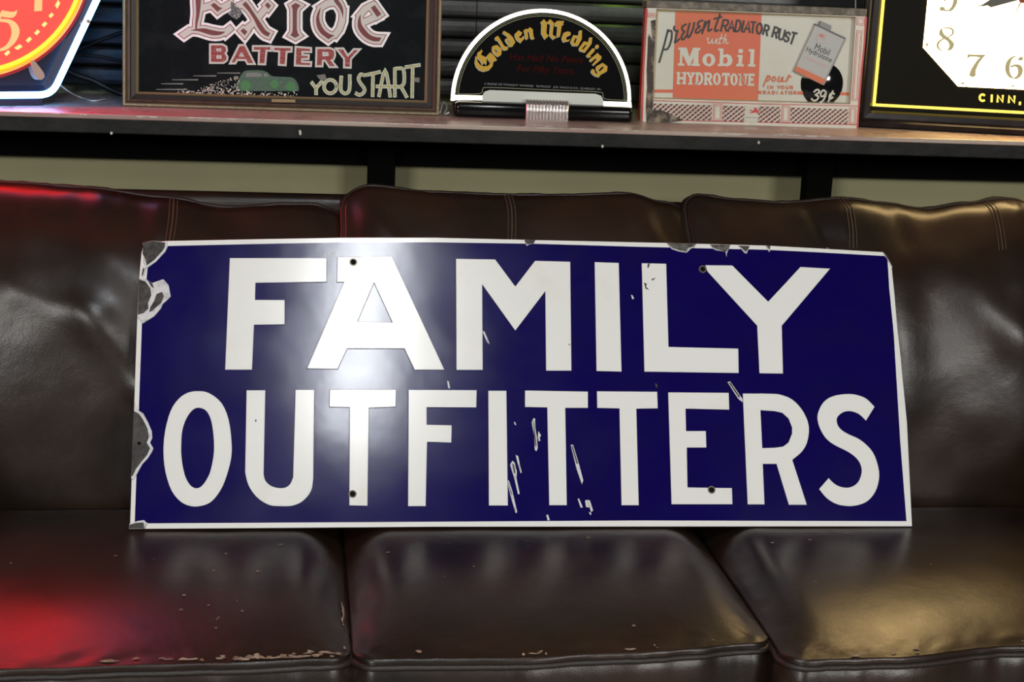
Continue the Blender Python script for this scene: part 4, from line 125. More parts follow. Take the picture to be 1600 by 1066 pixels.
'edgered': [[[(-2,200.1),(1.1,198.3),(0.5,91.1),(2.4,0.1),(-0.2,-0),(-2.1,91),(-1.5,154.2)]],[[(399.4,199.6),(403.4,200.4),(403.7,158.8),(402.5,105),(402.1,24.2),(402.6,0.7),(399.2,0.6),(399,29.4),(399.2,104.9),(400.7,153.6)]]],
},
'ck': {
'corner': [(0,-0),(293.6,0.1),(-14.3,229.6)],
'yl': [(23.1,230.9),(22.3,42.4),(292.4,39.9)],
'oct': [(101.2,234.4),(101.6,149.2),(170.9,82.4),(287.7,82.6)],
'hub': [(267.2,241.7)],
'num': [[[(132.4,186),(130.8,184.2),(129.2,182.4),(128.1,180.6),(127.6,178.7),(127.5,176.7),(128.1,174.8),(129.3,172.9),(131.2,171.1),(133.4,169.2),(136.4,167.4),(139.8,165.5),(142.6,163.8),(144.2,162.6),(145.1,161.5),(145.9,160.1),(146.9,158.1),(147.7,155.8),(148.1,153.4),(147.5,151.1),(146.4,148.7),(145.3,146.3),(147.6,146.8),(149.9,147.3),(151.8,148.2),(153.2,149.8),(154.2,151.7),(154.8,153.8),(155,155.7),(154.9,157.7),(154.4,159.6),(153.6,161),(152.4,162.3),(150.9,163.7),(148.9,165.3),(146.4,167.1),(144,168.8),(141.7,170.3),(139.3,171.8),(137.3,173.3),(135.7,174.9),(134.5,176.5),(133.5,178),(132.9,179.3),(132.4,180.5),(132.2,181.8),(132.1,183.2),(132.2,184.6)]],[[(132.4,186),(135.4,186.4),(138.4,186.8),(141.3,187),(144.1,187),(146.8,186.8),(149.1,186),(150.8,184.6),(152.1,182.7),(152.8,180.8),(153.2,179),(153,177.2),(152,175.3),(149.9,173.3),(147,171.2),(144,169.2),(142.6,169.7),(145.2,171.5),(147.8,173.4),(149.8,175.2),(150.6,177.1),(150.8,178.9),(150.6,180.7),(149.8,182.3),(148.5,183.7),(147.2,185.2),(144.6,185.3),(142,185.5),(139.5,185.6),(137.1,185.7),(134.7,185.9)]],[[(137.5,166.9),(134.9,165.1),(132.4,163.3),(130.3,161.3),(129.1,159.1),(128.3,156.7),(128.1,154.4),(128.5,152.3),(129.4,150.4),(130.6,148.7),(132.1,147.3),(134,146.2),(135.8,145.1),(134.5,145.1),(133.3,145.1),(131.9,145.7),(130.1,146.9),(128.1,148.7),(126.6,150.5),(125.6,152.2),(125.1,153.9),(125.1,155.8),(125.6,158),(126.7,160.4),(128.3,162.6),(130.6,164.5),(133.5,166.3),(136.4,168)]],[[(182.4,140.5),(212.7,141),(211.2,139.2),(209.6,137.4),(207.9,135),(205.8,131.4),(203.4,127.2),(201.5,123),(200.1,118.8),(199,114.7),(198.5,111.1),(198.5,108.5),(199,106.4),(199.5,104.3),(195.7,100.8),(189.8,101.9),(189.4,103),(189,104.1),(189,105.8),(189.4,108.2),(190.1,111.3),(191.2,114.7),(192.9,118.5),(195,122.7),(197.3,126.7),(199.7,130.3),(202.3,133.7),(204.8,137.1),(198.3,137.4),(191.7,137.7),(186.6,137.4),(184,136.1),(182.8,134.1),(181.7,132.1)]],[[(268.4,141.8),(265.9,140.5),(263.3,139.3),(261.2,137.6),(259.8,135.3),(258.9,132.7),(258.2,129.7),(257.8,126),(257.7,121.9),(258,118),(258.6,114.5),(259.6,111.3),(260.9,108.4),(262.7,106),(264.8,104),(266.9,101.9),(264.6,102.3),(262.3,102.6),(260.1,103.5),(257.8,105.2),(255.5,107.4),(253.6,110),(252.3,113),(251.3,116.3),(250.7,119.6),(250.6,122.9),(250.9,126.2),(251.6,129.3),(252.9,132.3),(254.6,135.1),(256.5,137.3),(258.5,139),(260.7,140.3),(262.8,141.1),(264.7,141.6),(266.5,141.7)]],[[(259.9,123.5),(261.9,124.7),(264,125.8),(266.2,126.6),(268.7,127),(271.4,127),(273.8,126.6),(276.2,125.5),(278.4,124),(280.1,122),(281,119.4),(281.4,116.3),(281.4,113.3),(281,110.8),(280.1,108.5),(278.9,106.4),(277.1,104.5),(274.9,102.8),(272.7,101.6),(270.8,101.2),(268.9,101.3),(267,101.3),(269.2,103.2),(271.4,105),(273.1,107.1),(273.9,109.6),(274.2,112.3),(274.1,114.9),(273.7,117.2),(272.9,119.4),(272.1,121.6),(270.2,122.6),(268.4,123.5),(266.5,123.9),(264.7,123.3),(262.9,122.2),(261.1,121.1)]],[[(271.8,137.1),(275.2,140.6),(279,140.4),(279.8,136.9),(276.8,134.5),(272.9,135.2)]],[[(144.9,247.8),(153.2,240.5),(153.4,237.3),(153.5,234.1),(153.2,230.9),(152.3,227.8),(150.9,224.7),(149.3,222.1),(147.7,220),(145.8,218.2),(144.1,217.1),(142.5,216.6),(140.9,216.7),(139.3,216.8),(141.4,219.4),(143.6,222),(145.2,224.8),(146.3,228),(146.9,231.3),(147.1,234.5),(146.8,237.2),(146.1,239.8),(145.4,242.1),(145.2,244.1),(145,246)]],[[(132.7,220),(132.6,219.3),(132.4,218.7),(132.1,218.1),(131.5,217.5),(130.8,217.1),(130.1,216.8),(129.2,216.6),(128.3,216.6),(127.5,216.7),(126.7,216.9),(125.9,217.3),(125.3,217.7),(124.8,218.3),(124.4,219),(124.3,219.6),(124.3,220.3),(124.5,221),(124.9,221.6),(125.4,222.1),(126.1,222.5),(126.9,222.9),(127.7,223),(128.6,223.1),(129.5,223),(130.3,222.7),(131.1,222.3),(131.7,221.9),(132.2,221.3),(132.5,220.7)]],[[(130.6,217.4),(133.6,216.6),(140.3,216.5),(139.3,217.4),(133.4,218.5)]],[[(144.9,247.8),(142.2,248.9),(139.6,249.9),(137,250.3),(134.2,249.7),(131.5,248.4),(128.7,247.1),(128.1,244.5),(127.5,241.8),(127.5,239.4),(128.6,237.4),(130.2,235.6),(131.9,233.8),(133.6,235.8),(132.7,237.3),(131.8,238.9),(131.2,240.5),(131.4,242.4),(132,244.3),(132.6,246.3),(134.4,246.9),(136.2,247.5),(138.2,247.9),(140.3,248),(142.6,247.9)]]],
'tick': [[[(106.3,156.7),(110.4,155.9),(106.7,150.1)]],[[(173.4,88),(180.2,90.3),(180.1,86.7)]],[[(263.8,86.7),(267.3,89.6),(270.5,86.5)]]],
'hand': [[[(266.9,244),(258.8,240.4),(246.9,236.6),(213.8,225.9),(207.8,229.1),(184.4,225),(198.1,231),(210.4,240.2),(227.2,243.8),(260.7,249)]]],
'handred': [[[(263,236.7),(265.5,236.3),(258.3,218.4),(254.2,203.8),(253.1,204.7),(257.2,220.2)]]],
'cinn': [[(218.7,68.6),(217.2,69.7),(215.5,70),(213.8,69.7),(212.4,68.7),(211.4,67.1),(211,65.2),(211.1,63.2),(211.8,61.3),(213,59.7),(214.6,58.7),(216.3,58.3),(217.9,58.6),(219.4,59.6)],[(232.7,58),(231.9,69.7)],[(243.2,58.2),(242.3,69.9),(252.4,58.1),(251.5,69.8)],[(263.3,58.2),(262.5,69.9),(273.1,58.1),(272.3,69.8)],[(283.1,59.3),(283.3,57.3),(283.1,55.4)]],
},
'nk': {
'five': [[[(-69.7,157.4),(-63.4,156.4),(-57.1,155.5),(-51.9,155.1),(-48.7,155.8),(-46.7,157.1),(-44.7,158.4),(-45.1,155.8),(-45.6,153.2),(-46.7,150.8),(-48.4,148.6),(-50.6,146.6),(-54,145.4),(-58.9,145.4),(-64.9,146.1),(-70.9,146.9),(-72.7,143.3),(-68.2,143.4),(-63.6,143.4),(-59.4,143),(-55.5,142),(-51.9,140.5),(-48.8,138.5),(-46,135.7),(-43.7,132.3),(-42.2,128.9),(-41.6,125.4),(-41.8,121.8),(-42.5,118.2),(-43.8,114.6),(-45.6,111),(-47.8,107.5),(-50.3,104.3),(-53.1,101.3),(-56.1,98.6),(-59.3,96.2),(-62.7,94),(-66.1,92.3),(-69.6,91.4),(-73.3,90.9),(-76.9,90.5),(-76.8,94),(-73,95.7),(-69.3,97.3),(-65.9,99.4),(-63,102.3),(-60.6,105.7),(-58.5,109.2),(-56.9,112.7),(-55.7,116.3),(-55,119.8),(-54.9,123.5),(-55.3,127.2),(-56.2,130.4),(-57.2,133.1),(-58.8,135.3),(-61.3,137),(-65.4,138),(-70.5,138.5),(-75.5,138.9),(-75.6,141.4),(-75.8,144),(-75.3,146.8),(-73.8,150.1),(-71.8,153.8)]]],
'four': [[[(-12.8,210.5),(-0.5,210.9),(-3.1,157.9),(-16.2,156.7)]]],
'sq': [[[(20,167.3),(24.6,175.2),(27.3,170.8),(22.7,163)]],[[(8.6,149.6),(13.1,154.2),(15.9,151.7),(11.4,147.1)]],[[(-3.4,134.6),(1.5,139.6),(4.6,136.8),(-0.4,131.8)]],[[(-16.1,121.1),(-11.2,126),(-8.2,123.3),(-13.1,118.3)]],[[(-30.7,108.8),(-24.7,114),(-22.1,111),(-27.5,106)]],[[(-49.9,96.4),(-41.7,101.5),(-38.2,98.6),(-45.5,93.6)]],[[(-67.2,86.5),(-61.3,91.6),(-58.8,88.7),(-64.1,83.7)]]],
'clip': [[[(-27.3,74.8),(-23.2,78.4),(-21,77.4),(-18.8,76.4),(-16,73.9),(-11.6,68.5),(-6.5,61.7),(-2.6,56),(-2.1,53.5),(-1.5,51.1),(-1,48.7),(-2.8,46.6),(-4.6,44.5),(-6.6,43),(-8.9,42.5),(-11.4,42.8),(-14,43),(-16,44.9),(-18,46.8),(-20.2,50.6),(-22.5,57.4),(-24.9,66.1)]]],
'foot': [(-77.2,14),(-3.6,13.5),(-3.8,2.6)],
},
}
# ------------------------------------------------------------------ helpers
def mat(name, col, rough=0.5, metal=0.0, spec=0.5, emit=None, es=1.0, bump=None, var=None, rvar=None, coat=0.0, coord='Object'):
    """principled material; bump=(scale,strength,kind); var=(other colour, scale, lo, hi); rvar=(scale, lo, hi)"""
    m = bpy.data.materials.new(name); m.use_nodes = True
    nt = m.node_tree; b = nt.nodes['Principled BSDF']; L = nt.links.new
    b.inputs['Base Color'].default_value = (*col, 1); b.inputs['Roughness'].default_value = rough
    b.inputs['Metallic'].default_value = metal; b.inputs['Specular IOR Level'].default_value = spec
    b.inputs['Coat Weight'].default_value = coat; b.inputs['Coat Roughness'].default_value = 0.1
    if emit:
        b.inputs['Emission Color'].default_value = (*emit, 1); b.inputs['Emission Strength'].default_value = es
    tc = nt.nodes.new('ShaderNodeTexCoord')
    def nz(scale, detail=4, rough_=0.55):
        n = nt.nodes.new('ShaderNodeTexNoise'); n.inputs['Scale'].default_value = scale
        n.inputs['Detail'].default_value = detail; n.inputs['Roughness'].default_value = rough_
        L(tc.outputs[coord], n.inputs['Vector']); return n
    if var:
        n = nz(var[1]); r = nt.nodes.new('ShaderNodeValToRGB')
        r.color_ramp.elements[0].position = var[2]; r.color_ramp.elements[1].position = var[3]
        r.color_ramp.elements[0].color = (*col, 1); r.color_ramp.elements[1].color = (*var[0], 1)
        L(n.outputs['Fac'], r.inputs['Fac']); L(r.outputs['Color'], b.inputs['Base Color'])
    if rvar:
        n = nz(rvar[0]); r = nt.nodes.new('ShaderNodeMapRange')
        r.inputs['From Min'].default_value = 0.3; r.inputs['From Max'].default_value = 0.7
        r.inputs['To Min'].default_value = rvar[1]; r.inputs['To Max'].default_value = rvar[2]
        L(n.outputs['Fac'], r.inputs['Value']); L(r.outputs['Result'], b.inputs['Roughness'])
    if bump:
        prev = None
        for (sc, st, kind) in (bump if isinstance(bump[0], tuple) else (bump,)):
            if kind == 'voronoi':
                n = nt.nodes.new('ShaderNodeTexVoronoi'); n.inputs['Scale'].default_value = sc
                L(tc.outputs[coord], n.inputs['Vector']); out = n.outputs['Distance']
            else:
                out = nz(sc).outputs['Fac']
            bp = nt.nodes.new('ShaderNodeBump'); bp.inputs['Strength'].default_value = st
            bp.inputs['Distance'].default_value = 0.5 / sc
            L(out, bp.inputs['Height'])
            if prev: L(prev.outputs['Normal'], bp.inputs['Normal'])
            prev = bp
        L(prev.outputs['Normal'], b.inputs['Normal'])
    return m

def lin(r, g, b):
    f = lambda c: (c / 255) / 12.92 if c / 255 <= 0.04045 else ((c / 255 + 0.055) / 1.055) ** 2.4
    return (f(r), f(g), f(b))

def new_obj(name, verts, faces, m, parent=None, smooth=False, mats=None, fm=None):
    me = bpy.data.meshes.new(name); me.from_pydata([tuple(v) for v in verts], [], faces)
    for mm in (mats or [m]): me.materials.append(mm)
    if fm: me.polygons.foreach_set('material_index', fm)
    if smooth: me.polygons.foreach_set('use_smooth', [True] * len(me.polygons))
    me.update()
    bm = bmesh.new(); bm.from_mesh(me); bmesh.ops.recalc_face_normals(bm, faces=bm.faces); bm.to_mesh(me); bm.free()
    o = bpy.data.objects.new(name, me); COL.objects.link(o)
    if parent: o.parent = parent
    return o

def thing(name, label, cat, loc=(0, 0, 0), rot=(0, 0, 0), group=None):
    o = bpy.data.objects.new(name, None); COL.objects.link(o); o.location = loc; o.rotation_euler = rot
    o.empty_display_size = 0.05; o['label'] = label; o['category'] = cat
    if group: o['group'] = group
    return o

def area2(r): return sum(r[i][0] * r[(i + 1) % len(r)][1] - r[(i + 1) % len(r)][0] * r[i][1] for i in range(len(r))) / 2
def orient(r, ccw): return list(r) if (area2(r) > 0) == ccw else list(reversed(r))
def offset(r, d):
    """mitred offset; r CCW grows for d>0, a CW ring (hole) shrinks"""
    out = []; n = len(r)
    for i in range(n):
        p0, p1, p2 = r[i - 1], r[i], r[(i + 1) % n]
        a = Vector((p1[0] - p0[0], p1[1] - p0[1])); b = Vector((p2[0] - p1[0], p2[1] - p1[1]))
        if a.length < 1e-9: a = b
        if b.length < 1e-9: b = a
        a.normalize(); b.normalize()
        n1 = Vector((a.y, -a.x)); n2 = Vector((b.y, -b.x)); s = n1 + n2
        k = s.length_squared
        m_ = s * (2 / k) if k > 0.6 else s.normalized() * 1.8 if k > 1e-6 else n1
        out.append((p1[0] + m_.x * d, p1[1] + m_.y * d))
    return out

class MB:
    """collects geometry in a sign's local frame: x along, z up, -y towards the viewer"""
    def __init__(s): s.v = []; s.f = []; s.fm = []; s.k = 0
    def add(s, verts, faces, mi=0):
        k = len(s.v); s.v += [tuple(p) for p in verts]; s.f += [tuple(i + k for i in f) for f in faces]; s.fm += [mi] * len(faces)
    def prism(s, rings, yf, yb, grow=0.0, bevel=0.0, k=0.001, mi=0):
        yf -= 0.00003 * (s.k % 9); s.k += 1          # overlapping pieces never share a plane
        rr = [orient(r, i == 0) for i, r in enumerate(rings)]
        rr = [[(x * k, z * k) for x, z in r] for r in rr]
        if grow: rr = [offset(r, grow) for r in rr]
        back = rr; front = [offset(r, -bevel) for r in rr] if bevel else rr
        base = len(s.v); n = sum(len(r) for r in rr)
        vs = [(x, yf, z) for r in front for x, z in r] + [(x, yb, z) for r in back for x, z in r]
        fs = []
        tri = tessellate_polygon([[Vector((x, z, 0)) for x, z in r] for r in front])
        fs += [tuple(t) for t in tri] + [tuple(i + n for i in reversed(t)) for t in tri]
        st = 0
        for r in rr:
            m_ = len(r)
            for i in range(m_):
                a, b = st + i, st + (i + 1) % m_
                fs.append((a, b, b + n, a + n))
            st += m_
        s.add(vs, fs, mi)
    def ribbon(s, pts, width, yf, yb, k=0.001, closed=False, mi=0):
        yf -= 0.00003 * (s.k % 9); s.k += 1
        pts = [(x * k, z * k) for x, z in pts]
        p2 = [pts[0]]
        for p in pts[1:]:
            if math.hypot(p[0] - p2[-1][0], p[1] - p2[-1][1]) > 1e-5: p2.append(p)
        if len(p2) < 2: return
        n = len(p2); L_, R_ = [], []
        for i in range(n):
            a = Vector(p2[i]) - Vector(p2[i - 1]) if i else Vector(p2[1]) - Vector(p2[0])
            b = Vector(p2[i + 1]) - Vector(p2[i]) if i < n - 1 else a
            a.normalize(); b.normalize(); n1 = Vector((-a.y, a.x)); n2 = Vector((-b.y, b.x)); t = n1 + n2
            t = t * (2 / max(t.length_squared, 1.2)) if t.length > 1e-4 else n1
            q = Vector(p2[i])
            if i == 0: q = q - a * width * 0.3
            if i == n - 1: q = q + b * width * 0.3
            L_.append(q + t * width / 2); R_.append(q - t * width / 2)
        vs = [(p.x, yf, p.y) for p in L_] + [(p.x, yf, p.y) for p in R_] + [(p.x, yb, p.y) for p in L_] + [(p.x, yb, p.y) for p in R_]
        fs = []
        for i in range(n - 1):
            fs += [(i, i + 1, n + i + 1, n + i), (i, 2 * n + i, 2 * n + i + 1, i + 1), (n + i, n + i + 1, 3 * n + i + 1, 3 * n + i)]
        fs += [(0, n, 3 * n, 2 * n), (n - 1, 3 * n - 1, 4 * n - 1, 2 * n - 1)]
        s.add(vs, fs, mi)
    def box(s, x0, x1, y0, y1, z0, z1, mi=0):
        v = [(x, y, z) for x in (x0, x1) for y in (y0, y1) for z in (z0, z1)]
        s.add(v, [(0, 1, 3, 2), (4, 6, 7, 5), (0, 4, 5, 1), (2, 3, 7, 6), (0, 2, 6, 4), (1, 5, 7, 3)], mi)
    def rbox(s, x0, x1, y0, y1, z0, z1, r=0.01, seg=3, mi=0):
        """box with rounded edges"""
        bm = bmesh.new(); bmesh.ops.create_cube(bm, size=1)
        for v in bm.verts: v.co = Vector(((x0 + x1) / 2 + v.co.x * (x1 - x0), (y0 + y1) / 2 + v.co.y * (y1 - y0), (z0 + z1) / 2 + v.co.z * (z1 - z0)))
        bmesh.ops.bevel(bm, geom=bm.edges[:], offset=r, segments=seg, affect='EDGES', profile=0.5)
        bm.verts.index_update()
        s.add([v.co[:] for v in bm.verts], [[v.index for v in f.verts] for f in bm.faces], mi); bm.free()
    def tube(s, pts, r, n=8, closed=False, mi=0, cap=True):
        pts = [Vector(p) for p in pts]; m_ = len(pts); base = []; up = None
        for i in range(m_):
            a = pts[i - 1] if (i or closed) else pts[0]; b = pts[(i + 1) % m_] if (i < m_ - 1 or closed) else pts[-1]
            t = (b - a).normalized()
            if up is None: up = t.orthogonal().normalized()
            up = (up - t * up.dot(t)); up = up.normalized() if up.length > 1e-6 else t.orthogonal().normalized()
            sd = t.cross(up)
            base += [pts[i] + (up * math.cos(2 * math.pi * k / n) + sd * math.sin(2 * math.pi * k / n)) * r for k in range(n)]
        fs = []
        for i in range(m_ if closed else m_ - 1):
            j = (i + 1) % m_
            for k in range(n): fs.append((i * n + k, i * n + (k + 1) % n, j * n + (k + 1) % n, j * n + k))
        if not closed and cap: fs += [tuple(range(n)), tuple(range((m_ - 1) * n, m_ * n))]
        s.add([p[:] for p in base], fs, mi)
    def loops(s, loops, mi=0):
        """bridge a list of closed loops of equal length"""
        n = len(loops[0]); vs = [p for l in loops for p in l]; fs = []
        for i in range(len(loops) - 1):
            for k in range(n): fs.append((i * n + k, i * n + (k + 1) % n, (i + 1) * n + (k + 1) % n, (i + 1) * n + k))
        s.add(vs, fs, mi)
    def build(s, name, m, parent=None, smooth=False, mats=None):
        return new_obj(name, s.v, s.f, m, parent, smooth, mats, s.fm if mats else None)

def prism_obj(name, rings, yf, yb, m, parent, **kw):
    b = MB(); b.prism(rings, yf, yb, **kw); return b.build(name, m, parent)
def ell(cx, cz, rx, rz, n=24, a0=0.0, a1=360.0, end=False):
    c = n if not end else n - 1
    return [(cx + rx * math.cos(math.radians(a0 + (a1 - a0) * i / c)), cz + rz * math.sin(math.radians(a0 + (a1 - a0) * i / c))) for i in range(n)]
def rect(x0, z0, x1, z1): return [(x0, z0), (x1, z0), (x1, z1), (x0, z1)]
def disc_y(cx, cz, r, yf, yb, mb, n=24, mi=0, inner=None):
    rings = [ell(cx, cz, r, r, n)] + ([ell(cx, cz, inner, inner, n)] if inner else [])
    mb.prism(rings, yf, yb, k=1.0, mi=mi)
def text_obj(name, body, p0, p1, y, m, parent, shear=0.0, size_ref=None, width=None, k=0.001, up=None):
    """writing between two local points (mm): the built-in font turned into a mesh and fitted to the span"""
    cu = bpy.data.curves.new('writing', 'FONT'); cu.body = body; cu.shear = shear; cu.size = 1.0; cu.extrude = 0.0
    o = bpy.data.objects.new('writing', cu); COL.objects.link(o); bpy.context.view_layer.update()
    me = bpy.data.meshes.new_from_object(o.evaluated_get(bpy.context.evaluated_depsgraph_get()))
    bpy.data.objects.remove(o); bpy.data.curves.remove(cu)
    xs = [v.co.x for v in me.vertices]; x0, x1 = min(xs), max(xs)
    d = Vector((p1[0] - p0[0], p1[1] - p0[1])) * k; L_ = d.length; sx = L_ / (x1 - x0); e = d.normalized(); f = Vector((-e.y, e.x))
    hs = (size_ref * k) if size_ref else sx      # height of one em
    if size_ref is None: hs = sx
    vs = []
    for v in me.vertices:
        q = Vector(p0) * k + e * ((v.co.x - x0) * sx) + f * (v.co.y * hs); vs.append((q.x, y, q.y))
    fs = [tuple(p.vertices) for p in me.polygons]
    bpy.data.meshes.remove(me)
    return new_obj(name, vs, fs, m, parent)
def frame_rings(mb, x0, z0, x1, z1, prof, mi=0):
    """mitred frame: prof = [(inset, y), ...]"""
    loops = [[(x0 + d, y, z0 + d), (x1 - d, y, z0 + d), (x1 - d, y, z1 - d), (x0 + d, y, z1 - d)] for d, y in prof]
    mb.loops(loops, mi)

# ------------------------------------------------------------------ materials
M = {}
M['leather'] = mat('dark_leather', (0.025, 0.0118, 0.0066), 0.30, spec=0.40, var=((0.0105, 0.0068, 0.0046), 6, 0.36, 0.66), rvar=(8, 0.27, 0.36),
                   bump=((600, 0.10, 'voronoi'), (45, 0.04, 'noise')))
M['piping'] = mat('piping_leather', (0.018, 0.011, 0.008), 0.5, bump=(180, 0.2, 'noise'))
M['scuff'] = mat('worn_tan_leather', (0.30, 0.235, 0.165), 0.75, var=((0.16, 0.11, 0.075), 90, 0.4, 0.6))
M['stitch'] = mat('stitching_thread', (0.055, 0.030, 0.018), 0.7)
M['woodfoot'] = mat('dark_wood_foot', (0.02, 0.012, 0.008), 0.4)
M['white_enamel'] = mat('white_enamel', (0.80, 0.785, 0.745), 0.24, spec=0.5, var=((0.745, 0.715, 0.64), 9, 0.60, 0.80), rvar=(20, 0.16, 0.2))
M['blue_enamel'] = mat('cobalt_enamel', (0.0040, 0.0010, 0.074), 0.2, spec=0.40, rvar=(9, 0.115, 0.17), bump=(6, 0.006, 'noise'), var=((0.005, 0.0022, 0.062), 12, 0.45, 0.7))
M['blue_edge'] = mat('cobalt_emboss_edge', (0.010, 0.004, 0.095), 0.2)
M['steel'] = mat('bare_dark_steel', (0.026, 0.023, 0.021), 0.45, spec=0.3, var=((0.060, 0.050, 0.044), 60, 0.4, 0.62), bump=(90, 0.5, 'noise'))
M['rusty'] = mat('rusted_steel', (0.040, 0.026, 0.018), 0.6, var=((0.11, 0.10, 0.09), 80, 0.42, 0.6), bump=(120, 0.6, 'noise'))
M['fringe'] = mat('chipped_white_ground', (0.62, 0.60, 0.60), 0.35, var=((0.40, 0.38, 0.38), 70, 0.5, 0.65), bump=(150, 0.5, 'noise'))
M['hole'] = mat('hole_dark', (0.004, 0.004, 0.004), 0.8, spec=0.1)
M['brass'] = mat('worn_grommet', (0.16, 0.13, 0.09), 0.4, metal=0.4)
M['wall'] = mat('cream_wall_paint', (0.37, 0.35, 0.195), 0.75, var=((0.33, 0.31, 0.175), 4, 0.4, 0.7), bump=(90, 0.05, 'noise'))
M['slat'] = mat('black_slat_paint', (0.024, 0.025, 0.024), 0.36, var=((0.017, 0.018, 0.018), 10, 0.4, 0.7), bump=(40, 0.08, 'noise'))
M['floor'] = mat('grey_floor', (0.34, 0.34, 0.32), 0.5, var=((0.26, 0.26, 0.25), 3, 0.4, 0.6))
M['fascia'] = mat('shelf_black_paint', (0.008, 0.008, 0.0075), 0.55, var=((0.017, 0.016, 0.014), 22, 0.45, 0.7), bump=(50, 0.15, 'noise'), spec=0.2)
M['ledger'] = mat('flat_black_wood', (0.0035, 0.0033, 0.003), 0.9, spec=0.05)
M['shelftop'] = mat('worn_shelf_top', (0.33, 0.215, 0.185), 0.30, var=((0.42, 0.33, 0.27), 6, 0.4, 0.65), rvar=(14, 0.22, 0.42), bump=(30, 0.05, 'noise'))
M['paintchip'] = mat('bare_wood_chip', (0.50, 0.46, 0.40), 0.7)
M['black_gloss'] = mat('gloss_black', (0.006, 0.006, 0.0065), 0.07, spec=0.5)
M['bakelite'] = mat('black_bakelite', (0.004, 0.004, 0.004), 0.14, spec=0.3)
M['black_frame'] = mat('black_moulding', (0.009, 0.007, 0.007), 0.28, spec=0.25, var=((0.02, 0.014, 0.014), 30, 0.45, 0.7))
M['cable'] = mat('black_cable', (0.006, 0.006, 0.006), 0.5)
M['white_wire'] = mat('white_wire', (0.6, 0.62, 0.62), 0.45)
# mirrored sign
M['glass_black'] = mat('black_mirror_glass', (0.008, 0.010, 0.011), 0.08, spec=0.4, var=((0.014, 0.017, 0.018), 22, 0.45, 0.7))
M['silver'] = mat('crinkled_silver_foil', (0.95, 0.95, 0.95), 0.35, metal=0.0, spec=0.8, bump=(420, 1.0, 'voronoi'))
M['cream'] = mat('cream_lettering', (0.56, 0.55, 0.50), 0.4)
M['maroon'] = mat('maroon_lettering', (0.155, 0.012, 0.016), 0.3, bump=(160, 0.12, 'noise'))
M['redfoil'] = mat('red_foil_lettering', (0.215, 0.018, 0.018), 0.25, metal=0.2, bump=(220, 0.5, 'noise'))
M['mint'] = mat('pale_mint_foil', (0.50, 0.56, 0.44), 0.32, metal=0.15, bump=(420, 0.9, 'voronoi'))
M['gold_line'] = mat('gold_lettering', (0.33, 0.27, 0.07), 0.35, metal=0.3)
M['olive'] = mat('olive_gilt_bead', (0.20, 0.165, 0.095), 0.35, metal=0.35, bump=(120, 0.3, 'noise'))
M['brownmould'] = mat('brown_wood_moulding', (0.060, 0.034, 0.020), 0.36, var=((0.035, 0.020, 0.013), 60, 0.4, 0.65))
M['darkmould'] = mat('dark_wood_moulding', (0.014, 0.010, 0.008), 0.4)
M['gilt'] = mat('dull_gilt_fillet', (0.22, 0.16, 0.075), 0.4, metal=0.3)
M['cargreen'] = mat('dull_green_print', (0.030, 0.085, 0.045), 0.4, bump=(200, 0.3, 'noise'))
M['wheelgreen'] = mat('bright_green_print', (0.030, 0.17, 0.035), 0.4)
M['glint'] = mat('foil_specks', (0.66, 0.60, 0.52), 0.3, metal=0.3, bump=(500, 0.8, 'voronoi'))
M['streak'] = mat('dull_foil_streaks', (0.16, 0.17, 0.15), 0.4)
M['oldtape'] = mat('old_tape', (0.14, 0.13, 0.11), 0.5)
M['broken'] = mat('shattered_foil', (0.22, 0.22, 0.22), 0.25, metal=0.5, bump=(260, 1.0, 'voronoi'))
# arched sign
M['edge_glow'] = mat('lit_glass_edge', (0.9, 0.85, 0.75), 0.3, emit=(1.0, 0.86, 0.66), es=3.0)
M['goldtext'] = mat('gold_leaf_text', (0.50, 0.295, 0.013), 0.4, emit=(0.5, 0.3, 0.01), es=0.08)
M['palegrey'] = mat('pale_text_shadow', (0.42, 0.44, 0.34), 0.45)
M['dimred'] = mat('dim_red_text', (0.055, 0.002, 0.0015), 0.6, spec=0.05)
M['linegreen'] = mat('pale_green_line', (0.24, 0.26, 0.14), 0.4)
M['frost'] = mat('frosted_grey_glass', (0.62, 0.65, 0.58), 0.4)
M['smallwhite'] = mat('small_white_text', (0.22, 0.22, 0.22), 0.5)
M['chrome'] = mat('ribbed_chrome', (0.60, 0.55, 0.53), 0.24, metal=0.85)
# tin sign
M['tincream'] = mat('aged_cream_tin', (0.62, 0.585, 0.485), 0.36, var=((0.52, 0.47, 0.37), 14, 0.5, 0.75))
M['tinpanel'] = mat('aged_white_panel', (0.58, 0.57, 0.475), 0.4, var=((0.53, 0.51, 0.41), 9, 0.45, 0.75))
M['orange'] = mat('orange_red_print', (0.62, 0.112, 0.046), 0.42, var=((0.58, 0.14, 0.042), 6, 0.4, 0.7))
M['tinred'] = mat('red_print', (0.50, 0.030, 0.026), 0.38)
M['tindark'] = mat('dark_maroon_print', (0.155, 0.022, 0.022), 0.45, var=((0.075, 0.026, 0.022), 160, 0.45, 0.55))
M['pinkish'] = mat('pink_lattice_print', (0.60, 0.33, 0.29), 0.45)
M['ink'] = mat('black_ink', (0.016, 0.015, 0.014), 0.45)
M['cangrey'] = mat('grey_can_print', (0.40, 0.40, 0.375), 0.4)
M['canshadow'] = mat('can_edge_print', (0.20, 0.20, 0.19), 0.4)
M['canrim'] = mat('can_rim_print', (0.075, 0.075, 0.07), 0.4)
M['rail'] = mat('rusted_top_rail', (0.085, 0.070, 0.050), 0.5, var=((0.20, 0.17, 0.125), 70, 0.40, 0.66), bump=(90, 0.4, 'noise'))
